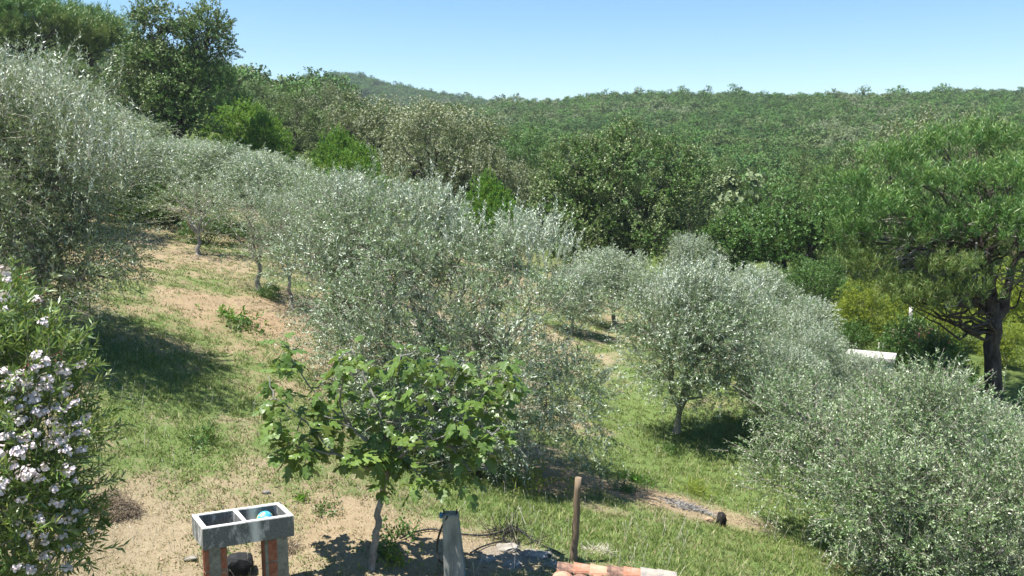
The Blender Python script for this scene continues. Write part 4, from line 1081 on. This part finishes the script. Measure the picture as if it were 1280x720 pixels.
# --- fig tree
YF = G(465, 712)[1]
fb = G(465, 712); fk = P(485, 582, YF + 0.05)
fig = empty('fig_tree', fb, 'young fig tree with big lobed leaves and a slim grey trunk', 'tree')
def fp(pl, dy=0.0, dy2=0.0):
    n = len(pl); return np.array([P(x, y, YF + dy + (dy2 - dy) * i / max(1, n - 1)) for i, (x, y) in enumerate(pl)])
def smoothp(pts, m=5):
    t = np.linspace(0, len(pts) - 1, (len(pts) - 1) * m + 1); i0 = np.clip(t.astype(int), 0, len(pts) - 2); f_ = (t - i0)[:, None]
    g_ = np.gradient(pts, axis=0)
    p = (2*f_**3-3*f_**2+1)*pts[i0] + (f_**3-2*f_**2+f_)*g_[i0] + (-2*f_**3+3*f_**2)*pts[i0+1] + (f_**3-f_**2)*g_[i0+1]
    w_ = rng.normal(size=p.shape) * 0.006; w_[0] = 0; return p + w_
tb = TB()
tp = smoothp(fp([(463, 722), (466, 700), (471, 665), (475, 630), (482, 600), (485, 580)])) - fb
tb.tube(tp, np.r_[0.06, np.linspace(0.046, 0.030, len(tp) - 1)], 10)
link('trunk', tb.mesh('trunk', M['bark_grey']), fig)
BR = [([(485, 584), (470, 560), (440, 535), (405, 503), (382, 475), (362, 445)], 0, .2), ([(486, 582), (500, 558), (528, 520), (552, 492), (580, 452)], 0, .35), ([(487, 584), (512, 562), (560, 530), (590, 508), (612, 482), (630, 452)], 0, -.1),
      ([(480, 585), (455, 574), (418, 568), (385, 562), (362, 556)], 0, -.25), ([(485, 582), (481, 545), (470, 500), (455, 470), (440, 436)], 0, .5), ([(516, 580), (522, 592), (535, 602), (556, 598)], -.2, -.4),
      ([(486, 580), (512, 545), (530, 490), (548, 445)], 0, -.15), ([(512, 562), (560, 558), (600, 555), (625, 535)], 0, -.4), ([(418, 568), (395, 540), (365, 512), (342, 498)], -.05, .1), ([(440, 535), (425, 505), (428, 475), (425, 448)], .1, -.2),
      ([(500, 558), (500, 520), (497, 480), (500, 445)], 0, -.3), ([(485, 580), (450, 545), (432, 530), (405, 520)], 0, -.5), ([(560, 530), (600, 520), (640, 500), (645, 470)], 0, .3), ([(535, 530), (560, 555), (578, 575), (588, 588)], 0, -.5), ([(486, 580), (520, 555), (555, 545), (575, 520)], 0, -.6)]
allp = []; tips = []
for k, (pl, d0, d1) in enumerate(BR):
    p = smoothp(fp(pl, d0, d1)) - fb
    tb = TB(); tb.tube(p, np.linspace(0.018 if k < 5 else 0.013, 0.006, len(p)), 8)
    link('branch', tb.mesh('branch', M['bark_grey']), fig)
    allp.append(p); tips.append(p[-1])
for pl in ([(484, 588), (465, 586), (450, 581)], [(487, 588), (505, 586), (519, 583)]):
    tb = TB(); tb.tube(smoothp(fp(pl)) - fb, 0.021, 8); link('cut_stub', tb.mesh('cut_stub', M['bark_grey']), fig)
tip_px = [(362, 442), (350, 462), (335, 470), (338, 500), (350, 525), (365, 556), (385, 560), (440, 432), (425, 448), (428, 478), (405, 515), (430, 520), (465, 480), (455, 510), (440, 560), (500, 442), (520, 438), (558, 438), (582, 452), (545, 452), (530, 480), (557, 500), (520, 520), (500, 490),
          (592, 488), (628, 450), (610, 478), (642, 470), (622, 508), (600, 530), (560, 540), (577, 560), (530, 550), (480, 525), (610, 552), (632, 530), (552, 580), (532, 588), (582, 576), (566, 584), (400, 480), (385, 500), (470, 450), (590, 520), (355, 430), (375, 540), (415, 545)]
AP = np.concatenate(allp)
for _ in range(38):
    tips.append(AP[rng.integers(0, len(AP))] + rng.normal(size=3) * [.1, .16, .08] + [0, 0, .06])
tips = [t_ for t_ in tips if t_[2] + fb[2] > fk[2] - 0.02]
tb = TB()
for (x, y) in tip_px:
    p = P(x, y, YF + random.uniform(-0.55, 0.55)) - fb
    if y > 586: p = P(x, y, YF + random.uniform(-.45, -.2)) - fb
    j = np.argmin(np.linalg.norm(AP - p, axis=1)); tips.append(p)
    tb.tube(wig(AP[j], p, 5, 0.08), np.linspace(0.009, 0.006, 5), 6, False)
link('twigs', tb.mesh('twigs', M['bark_grey']), fig)['kind'] = 'stuff'
def fig_leaf(seed):
    r_ = random.Random(seed)
    half = [(0.17, -0.08), (0.33, 0.06), (0.44, 0.30), (0.33, 0.36), (0.17, 0.33), (0.36, 0.66), (0.33, 0.76), (0.14, 0.58), (0.17, 0.72), (0.13, 0.9)]
    half = [(x * r_.uniform(.88, 1.1), y * r_.uniform(.95, 1.05)) for x, y in half]
    out = [(0.0, 0.0)] + half + [(0, 1.0)] + [(-x * r_.uniform(.92, 1.06), y * r_.uniform(.96, 1.04)) for x, y in reversed(half)]
    mids = [(0, 0.12), (0, 0.38), (0, 0.66)]
    dz = r_.uniform(0.25, 0.6); fo_ = r_.uniform(0.05, 0.35); tw_ = r_.uniform(-.2, .2)
    zf_ = lambda x, y: -dz * max(y, 0) ** 2 * 0.6 + fo_ * abs(x) - 0.9 * abs(x) ** 2 + tw_ * x * y + 0.04 * math.sin(x * 17 + y * 9)
    pts_ = out + mids
    n = len(out); a, b_, c_ = n, n + 1, n + 2
    hn = len(half)
    V = [(x, y, zf_(x, y)) for x, y in pts_]
    Fc = []
    def side(idx):
        # idx: outline indices from stalk to tip
        m_ = [a, a, a, b_, b_, b_, c_, c_, c_, c_, c_]
        seq_ = [0] + idx + [hn + 1]
        for k in range(len(seq_) - 1):
            mk = m_[min(k, 10)]
            Fc.append((seq_[k], seq_[k + 1], mk))
            if k + 1 < len(seq_) - 1 and m_[min(k + 1, 10)] != mk: Fc.append((seq_[k + 1], m_[k + 1], mk))
    side(list(range(1, hn + 1)))
    L0 = len(Fc); side([n - k for k in range(1, hn + 1)])
    Fc[L0:] = [tuple(reversed(f)) for f in Fc[L0:]]
    me = bpy.data.meshes.new('leaf'); me.from_pydata(V, [], [tuple(reversed(f)) if False else f for f in Fc])
    me.materials.append(M['fig'])
    at = me.attributes.new('rnd', 'FLOAT', 'FACE')
    v_ = r_.random(); at.data.foreach_set('value', [min(1, max(0, v_ + r_.uniform(-.1, .1))) for _ in me.polygons])
    # top face upward
    if sum(p.normal.z for p in me.polygons) < 0: me.flip_normals()
    me.update(); return me
FLM = [fig_leaf(i) for i in range(8)]
nl = 0; pet = TB()
extra_leaves = []
random.shuffle(tips)
for ti, p in enumerate(tips):
    m_ = 8
    a0_ = random.uniform(0, 6.28)
    for k in range(m_):
        az = a0_ + k * 2.4 + random.uniform(-.3, .3); el = random.uniform(-0.6, 0.75)
        if k == 0: el = 0.9
        d = Vector((math.cos(az) * math.cos(el), math.sin(az) * math.cos(el), math.sin(el)))
        st_ = Vector(p) + Vector((random.uniform(-.03, .03), random.uniform(-.03, .03), -0.028 * k + random.uniform(-.03, .03)))
        pl_ = random.uniform(0.05, 0.11)
        e = st_ + d * pl_
        pet.thin(np.array([st_]), np.array([e]), 0.0035, 0.0025)
        dd = (d + Vector((0, 0, -0.42))).normalized()
        up = Vector((random.uniform(-.35, .35), random.uniform(-.35, .35), 1)); side_ = dd.cross(up).normalized(); up = side_.cross(dd)
        mtx = Matrix((side_, dd, up)).transposed()
        sc = random.uniform(0.12, 0.195) * (0.7 if k == 0 else 1)
        nl += 1
        me = random.choice(FLM)
        if nl <= 300:
            o = link('leaf', me, fig); o.matrix_local = Matrix.Translation(e) @ mtx.to_4x4() @ Matrix.Scale(sc, 4)
        else: extra_leaves.append((me, Matrix.Translation(e) @ mtx.to_4x4() @ Matrix.Scale(sc, 4)))
link('leaf_stalks', pet.mesh('leaf_stalks', M['green']), fig)['kind'] = 'stuff'
if extra_leaves:
    bm = bmesh.new()
    for me, mt in extra_leaves:
        n0 = len(bm.verts); bm.from_mesh(me); bm.verts.ensure_lookup_table()
        bmesh.ops.transform(bm, matrix=mt, verts=bm.verts[n0:])
    me = bpy.data.meshes.new('foliage'); bm.to_mesh(me); bm.free(); me.materials.append(M['fig'])
    link('foliage', me, fig)['kind'] = 'stuff'

# --- white oleander, bottom left
ol = LB([(-10, 420, 6.7, 62, 62), (30, 470, 6.5, 62, 58), (55, 545, 6.4, 56, 62), (-30, 520, 6.3, 70, 80), (15, 610, 6.1, 72, 72), (78, 610, 6.5, 34, 60), (60, 690, 6.2, 48, 60), (-30, 680, 6.0, 80, 80), (95, 660, 6.6, 22, 34)])
ob = np.array([P(20, 700, 6.8)[0], 6.9, 0]); ob[2] = hz(ob[0], ob[1])
cr = crown(ol, 330, 0.15, 4, 16, 0.2, 0.095, 0.018, up=0.75, droop=0.0, r0=0.62, spread=0.62, skip=0.6, upn=0.5)
olr = build_tree('oleander', 'oleander bush covered in clusters of white flowers at the left edge', 'flowering shrub', ob, ob + [0, 0, .25], ol, cr, M['oleander'], M['twig'], 0.03, twig=True, maxbr=90)
C_ = np.array([l[0] for l in ol]); R_ = np.array([l[1] for l in ol])
def front(px, py):
    d = np.array(ray(px, py)); best = None
    o_ = (np.array([0, 0, CZ]) - C_) / R_; dd = d / R_
    A2_ = (dd ** 2).sum(1); B2_ = (o_ * dd).sum(1); C2_ = (o_ ** 2).sum(1) - 1.6
    D_ = B2_ ** 2 - A2_ * C2_
    ok = D_ > 0
    if not ok.any(): return P(px, py, 6.5)
    t = ((-B2_ - np.sqrt(np.maximum(D_, 0))) / A2_)[ok].min()
    return np.array([0, 0, CZ]) + d * t
def floret_cluster(seed):
    r_ = np.random.default_rng(seed); Qs = []; n = r_.integers(11, 17)
    for i in range(n):
        d = r_.normal(size=3); d[2] = abs(d[2]) * 0.9; d[1] -= 0.5; d /= np.linalg.norm(d)
        c_ = d * r_.uniform(0.03, 0.075)
        ref = np.array([0, 0, 1.0]) if abs(d[2]) < 0.9 else np.array([1.0, 0, 0]); a = np.cross(d, ref); a /= np.linalg.norm(a); b_ = np.cross(d, a)
        ph = r_.uniform(0, 6)
        for k in range(5):
            th = ph + k * 1.2566; e = a * math.cos(th) + b_ * math.sin(th)
            dl = e + d * r_.uniform(0.1, 0.5); dl /= np.linalg.norm(dl)
            Qs.append(leaf_quads(c_[None], dl[None], d[None], np.array([r_.uniform(.021, .028)]), np.array([.019]), 0.1, 0.62)[0])
    return quads_mesh('flower_cluster', np.array(Qs), M['petal'])
FC = [floret_cluster(i) for i in range(6)]
budm = [quads_mesh('bud_cluster', np.concatenate([leaf_quads(rng.normal(size=(14, 3)) * 0.025, nrmz(rng.normal(size=(14, 3)) * 0.5 + [0, 0, 1]), nrmz(rng.normal(size=(14, 3))), np.full(14, .022), np.full(14, .009), 0.3)]), M['bud'])]
fl = [(52, 385), (50, 411), (3, 348), (14, 352), (6, 372), (0, 397), (55, 445), (63, 452), (76, 455), (90, 460), (97, 466), (47, 458), (25, 462), (15, 472), (22, 482), (40, 500), (14, 492), (8, 510), (36, 516), (60, 492), (70, 510), (78, 500), (86, 505), (24, 530), (8, 555), (45, 526), (60, 562), (40, 560), (70, 550), (96, 550), (106, 560), (90, 572), (15, 587), (70, 607), (30, 622), (65, 636), (101, 646), (119, 655), (91, 658), (38, 672), (58, 693), (28, 700), (115, 642), (5, 470), (52, 475), (68, 470), (82, 478), (30, 505), (50, 508), (18, 540), (35, 545), (52, 545), (78, 535), (92, 530), (101, 540), (25, 570), (48, 578), (5, 530), (66, 525), (12, 520), (5, 600), (20, 562), (62, 580), (84, 560), (3, 490), (32, 488), (72, 560), (108, 548), (88, 548), (58, 520), (44, 488), (28, 475), (6, 620), (50, 650), (20, 655), (75, 665), (104, 520), (96, 500), (15, 560), (2, 575)]
fl += [(random.uniform(0, 112), random.uniform(585, 718)) for _ in range(24)]
for i, (px, py) in enumerate(fl):
    p = front(px + random.uniform(-6, 6), py + random.uniform(-9, 9)); p = p + np.array([0, random.uniform(-.06, .05), 0])
    o = link('flower_cluster', FC[i % 6], olr, Vector(p - ob)); o.rotation_euler = (random.uniform(-.3, .3), random.uniform(-.3, .3), random.uniform(-.6, .6)); s_ = random.uniform(.62, .95) * (0.75 if py > 600 else 1); o.scale = (s_, s_, s_)
for (px, py) in ((34, 342), (52, 372), (48, 378), (70, 445), (5, 338), (30, 462)):
    o = link('bud_cluster', budm[0], olr, Vector(front(px, py) - ob)); 

# --- pink flowering shrubs below the pine
def pinkshrub(px, pt, Yd, w_, label):
    x = (px - 640) / F * Yd / ray(px, 300)[1]; z0 = hz(x, Yd); zt_ = P(px, pt, Yd)[2]; h_ = zt_ - z0; wd = w_ * Yd / F
    lob = [(l[0] + [x, Yd, z0], l[1]) for l in generic_lobes(int(px), h_, wd, 8, 0.15)]
    cr = crown(lob, 90, 0.3, 7, 10, 0.3, 0.12, 0.04, up=0.6, droop=0, r0=0.7)
    r_ = build_tree('flowering_shrub', label, 'flowering shrub', (x, Yd, z0), (x, Yd, z0 + 0.2), lob, cr, M['green'], M['twig'], 0.04, 'pink flowering shrubs', twig=False, maxbr=30)
    n = 420; c_, n_ = lobe_points(lob, 46, r0=0.95, r1=1.1)
    k = rng.integers(0, 46, n)
    Q = leaf_quads(c_[k] + rng.normal(size=(n, 3)) * 0.07 - np.array([x, Yd, z0]), nrmz(rng.normal(size=(n, 3)) + [0, -.3, .6]), nrmz(rng.normal(size=(n, 3))), np.full(n, .06), np.full(n, .05))
    link('flowers', quads_mesh('flowers', Q, M['petal_pink']), r_)['kind'] = 'stuff'
pinkshrub(1152, 404, 27.5, 80, 'pink flowering shrub right behind the pale wall')
pinkshrub(1180, 430, 24.5, 50, 'pink flowering shrub halfway between the pale wall and the pine trunk')
pinkshrub(1195, 455, 22.5, 55, 'lowest pink flowering shrub left of the pine foot')
# pale wall
W0 = P(1058, 452, 25.6); W1 = P(1116, 454, 25.0); wu = W1 - W0; wl_ = np.linalg.norm(wu[:2])
pw = empty('pale_wall', (W0[0], W0[1], W0[2]), 'low pale plaster wall showing above the right hand olives', 'wall', rz=math.atan2(wu[1], wu[0]))
Vb, Fb = box_verts(0, wl_, 0, 0.9, -3.2, 0.10); link('plaster', bm_mesh('plaster', Vb, Fb, M['palewall'], 0.02, 2, 0.02, 1), pw)
Vb, Fb = box_verts(-0.06, wl_ + 0.06, -0.06, 0.96, 0.102, 0.22); link('coping', bm_mesh('coping', Vb, Fb, M['palewall'], 0.015, 2), pw)
g0 = P(1137, 420, 28.0); g1 = P(1139, 384, 28.0); g0[2] = hz(g0[0], 28.0)
pole('white_post', g0, g1, 0.07, 0.06, M['palewall'], 'thin white post among the yellow-green shrubs', 'post')
for i, px in enumerate((1099, 1104, 1109)):
    g0 = P(px, 448, 27.6); pole('picket', (g0[0], g0[1], g0[2] - .3), P(px, 428 + i, 27.6), 0.03, 0.028, M['palewall'], ['leftmost of three short pickets behind the pale wall', 'middle of three short pickets behind the pale wall', 'rightmost of three short pickets behind the pale wall'][i], 'picket')

# --- twig heaps, weeds
def heap(name, px, py, rad, hgt, n, mat, label, cat, lt=0.12, r=0.004):
    q = G(px, py); tb = TB()
    a = U(0, 6.28, n); rr = np.sqrt(U(0, 1, n)) * rad
    A_ = np.c_[q[0] + np.cos(a) * rr, q[1] + np.sin(a) * rr * 0.8, np.zeros(n)]
    A_[:, 2] = H(A_[:, 0], A_[:, 1]) + U(0, 1, n) * hgt * (1 - (rr / rad) ** 2)
    B_ = A_ + nrmz(rng.normal(size=(n, 3)) * [1, 1, 0.5]) * lt * U(0.5, 1.3, (n, 1))
    B_[:, 2] = np.maximum(B_[:, 2], H(B_[:, 0], B_[:, 1]))
    tb.thin(A_, B_, r, r * 0.5)
    return tag(link(name, tb.mesh(name, mat, False)), label, cat)
heap('dead_brush', 142, 640, 0.33, 0.28, 900, M['deadwood'], 'heap of dry brown brush at the right foot of the oleander', 'brush heap', 0.13)['kind'] = 'stuff'
M['strawpale'] = simple_mat('pale_straw', (0.45, 0.40, 0.30), (0.66, 0.61, 0.50), 20)
heap('straw_heap', 748, 690, 0.16, 0.05, 160, M['strawpale'], 'small heap of bleached straw right of the wooden pole', 'straw', 0.14)['kind'] = 'stuff'
heap('dead_brush', 350, 686, 0.22, 0.14, 300, M['deadwood'], 'dry brown brush beside the right leg of the wash trough', 'brush heap', 0.12)['kind'] = 'stuff'
heap('dead_twigs', 640, 672, 0.35, 0.06, 90, M['char'], 'dark fallen twigs on the soil right of the concrete post', 'twigs', 0.3, 0.006)['kind'] = 'stuff'
def weed(px, py, n, L, Wd, upv, mat, label, name='weed', spread=0.1, nl=6, sl=0.15):
    q = G(px, py)
    bs = rng.normal(size=(n, 3)) * [spread, spread, 0] ; 
    bs[:, 2] = H(q[0] + bs[:, 0], q[1] + bs[:, 1]) - q[2]
    d = nrmz(rng.normal(size=(n, 3)) * 0.6 + [0, 0, upv])
    Q, tf = shoots(bs, d, U(.5, 1.2, n) * sl, nl, L, Wd, 0.7, 0.1, 0.6)
    o = link(name, quads_mesh(name, Q, mat), loc=Vector(q)); return tag(o, label, 'weed', 'weeds in the meadow')
weed(375, 624, 26, 0.09, 0.022, 1.0, M['bright'], 'bright green rosette weed on bare soil behind the wash trough', nl=3, sl=0.05, spread=0.05)
weed(500, 668, 40, 0.06, 0.03, 1.0, M['green'], 'leafy green weed on the soil right of the fig trunk', sl=0.2, spread=0.14)
weed(478, 690, 40, 0.06, 0.03, 1.0, M['green'], 'leafy green weed growing at the foot of the fig trunk', sl=0.2, spread=0.14)
weed(492, 706, 34, 0.05, 0.03, 1.0, M['yellow'], 'yellowish weed at the bottom edge under the fig', sl=0.18, spread=0.12)
weed(270, 690, 40, 0.05, 0.022, 1.0, M['green'], 'weed growing behind the gap between the trough legs', sl=0.2, spread=0.15)
weed(410, 640, 30, 0.06, 0.02, 1.0, M['green'], 'weed tuft between trough and fig trunk', sl=0.12, spread=0.1)
weed(792, 602, 50, 0.10, 0.02, 1.0, M['bright'], 'dark green weed at the edge of the bare patch', sl=0.15, spread=0.16)
weed(782, 614, 40, 0.09, 0.02, 1.0, M['green'], 'smaller weed in front of the one at the bare patch edge', sl=0.12, spread=0.12)
weed(872, 618, 70, 0.22, 0.010, 1.4, M['yellow'], 'tall yellow-green grass clump behind the ash heap', sl=0.25, spread=0.16, nl=4)
weed(1048, 690, 40, 0.10, 0.02, 1.0, M['bright'], 'green weed at the right edge of the meadow', sl=0.12, spread=0.14)
weed(308, 410, 40, 0.10, 0.04, 1.0, M['green'], 'broad leaved weed on the dry slope', sl=0.15, spread=0.2)
weed(292, 397, 40, 0.10, 0.04, 1.0, M['bright'], 'pale green weed up the dry slope', sl=0.15, spread=0.25)
weed(255, 552, 34, 0.12, 0.02, 1.3, M['green'], 'upright grey green weed in the left meadow', sl=0.2, spread=0.12)
weed(838, 566, 34, 0.12, 0.02, 1.3, M['green'], 'weed tuft in front of the lone olive trunk', sl=0.2, spread=0.16)
weed(605, 572, 120, 0.16, 0.016, 1.3, M['green'], 'long green grass clump in the shade under the central olive', sl=0.3, spread=0.4)
weed(640, 600, 120, 0.16, 0.016, 1.3, M['yellow'], 'yellowish grass clump at the sunny edge of the central olive shade', sl=0.25, spread=0.4)
# small soil clods and stones scattered over the bare ground
n = 2600
yy_ = 7.6 * (26 / 7.6) ** U(0, 1, n); xx_ = U(-0.63, 0.45, n) * yy_
ok = greenmap(xx_, yy_) < 0.5; xx_, yy_ = xx_[ok], yy_[ok]; n = len(xx_)
zz_ = H(xx_, yy_)
O8 = np.array([(1, 0, 0), (-1, 0, 0), (0, 1, 0), (0, -1, 0), (0, 0, .7), (0, 0, -.7)])
F8 = np.array([(0, 2, 4), (2, 1, 4), (1, 3, 4), (3, 0, 4), (2, 0, 5), (1, 2, 5), (3, 1, 5), (0, 3, 5)])
sc_ = (0.008 + 0.022 * U(0, 1, n) ** 3)
Vv = O8[None] * sc_[:, None, None] * U(0.6, 1.4, (n, 6, 1)) + np.c_[xx_, yy_, zz_][:, None]
Ff = (F8[None] + np.arange(n)[:, None, None] * 6).reshape(-1, 3)
tag(link('soil_clods', mesh_np('soil_clods', Vv.reshape(-1, 3), Ff, M['soilclod'])), 'scattered clods and pebbles on the bare soil', 'clods', kind='stuff')

# --- grass blades
n = 52000
yy_ = 7.4 * (36 / 7.4) ** (U(0, 1, n) ** 0.9); xx_ = U(-0.68, 0.62, n) * yy_
gm = greenmap(xx_, yy_)
keep = (U(0, 1, n) < 0.25 + gm) & (ashmap(xx_, yy_) < 0.3) & (forestmap(xx_, yy_) < 0.4)
xx_, yy_, gm = xx_[keep], yy_[keep], gm[keep]; n = len(xx_)
NBL = 8
k = np.repeat(np.arange(n), NBL); N = len(k)
bs = np.c_[xx_[k], yy_[k], np.zeros(N)] + np.c_[rng.normal(size=(N, 2)) * 0.045, np.zeros(N)]
bs[:, 2] = H(bs[:, 0], bs[:, 1]) - 0.004
dist = np.repeat(1, N)
tall = np.repeat(U(0.5, 1.3, n), NBL)
g_ = gm[k]
hgt = (0.028 + 0.052 * np.clip(g_, 0, 1)) * tall * U(0.6, 1.3, N)
lean = rng.normal(size=(N, 2)) * 0.55
tipv = bs + np.c_[lean * hgt[:, None], hgt]
wd = (0.0035 + 0.00035 * bs[:, 1])[:, None] * U(0.7, 1.4, (N, 1))
sd = nrmz(np.c_[rng.normal(size=(N, 2)), np.zeros(N)])
Vv = np.stack([bs - sd * wd, bs + sd * wd, tipv], 1).reshape(-1, 3)
dry = (U(0, 1, N) < np.clip(1.12 - g_ * 1.45, 0.12, 0.95)).astype(float) * U(0.6, 1, N)
rn = np.clip(np.repeat(U(-.3, .3, n), NBL) + U(0, 1, N), 0, 1)
me = mesh_np('meadow_grass', Vv, np.arange(N * 3).reshape(-1, 3), M['grass'], {'rnd': ('FACE', rn), 'dry': ('FACE', dry)})
tag(link('meadow_grass', me), 'short green and straw coloured grass over the meadow', 'grass', kind='stuff')

# tall dry stalks standing out of the grass
n = 1500
yy_ = 8.0 * (26 / 8.0) ** U(0, 1, n); xx_ = U(-0.6, 0.42, n) * yy_
ok = (forestmap(xx_, yy_) < 0.4) & (fbm(xx_ * 0.9, yy_ * 0.9, 61, 3) > 0.5); xx_, yy_ = xx_[ok], yy_[ok]; n = len(xx_)
A_ = np.c_[xx_, yy_, H(xx_, yy_)]; B_ = A_ + np.c_[rng.normal(size=(n, 2)) * 0.05, U(0.1, 0.28, n)]
tb = TB(); tb.thin(A_, B_, 0.0025, 0.002)
hd = nrmz(B_ - A_); tb.thin(B_, B_ + hd * 0.035, 0.006, 0.002)
tag(link('dry_stalks', tb.mesh('dry_stalks', M['strawpale'], False)), 'thin dry grass stalks standing above the short grass', 'grass stalks', kind='stuff')

# --- haze: one closed box of even air
Vb, Fb = box_verts(-1060, 1060, -210, 1060, ZMIN - 1.0, 112)
b = NB('summer_air')
pv = b.n('ShaderNodeVolumePrincipled'); pv.inputs['Color'].default_value = (0.80, 0.90, 1.0, 1); pv.inputs['Density'].default_value = 0.00022; pv.inputs['Anisotropy'].default_value = 0.2
b.t.links.new(pv.outputs[0], b.out.inputs['Volume'])
hzo = link('haze', bm_mesh('haze', Vb, Fb, b.m))
tag(hzo, 'thin blue summer haze over the valley', None, kind='stuff')
tr_ = sum(sum(len(p.vertices) - 2 for p in m_.polygons) for m_ in bpy.data.meshes if len(m_.polygons) < 5000) + sum(len(m_.polygons) * (len(m_.polygons[0].vertices) - 2) for m_ in bpy.data.meshes if len(m_.polygons) >= 5000)
print('TRIS', tr_)
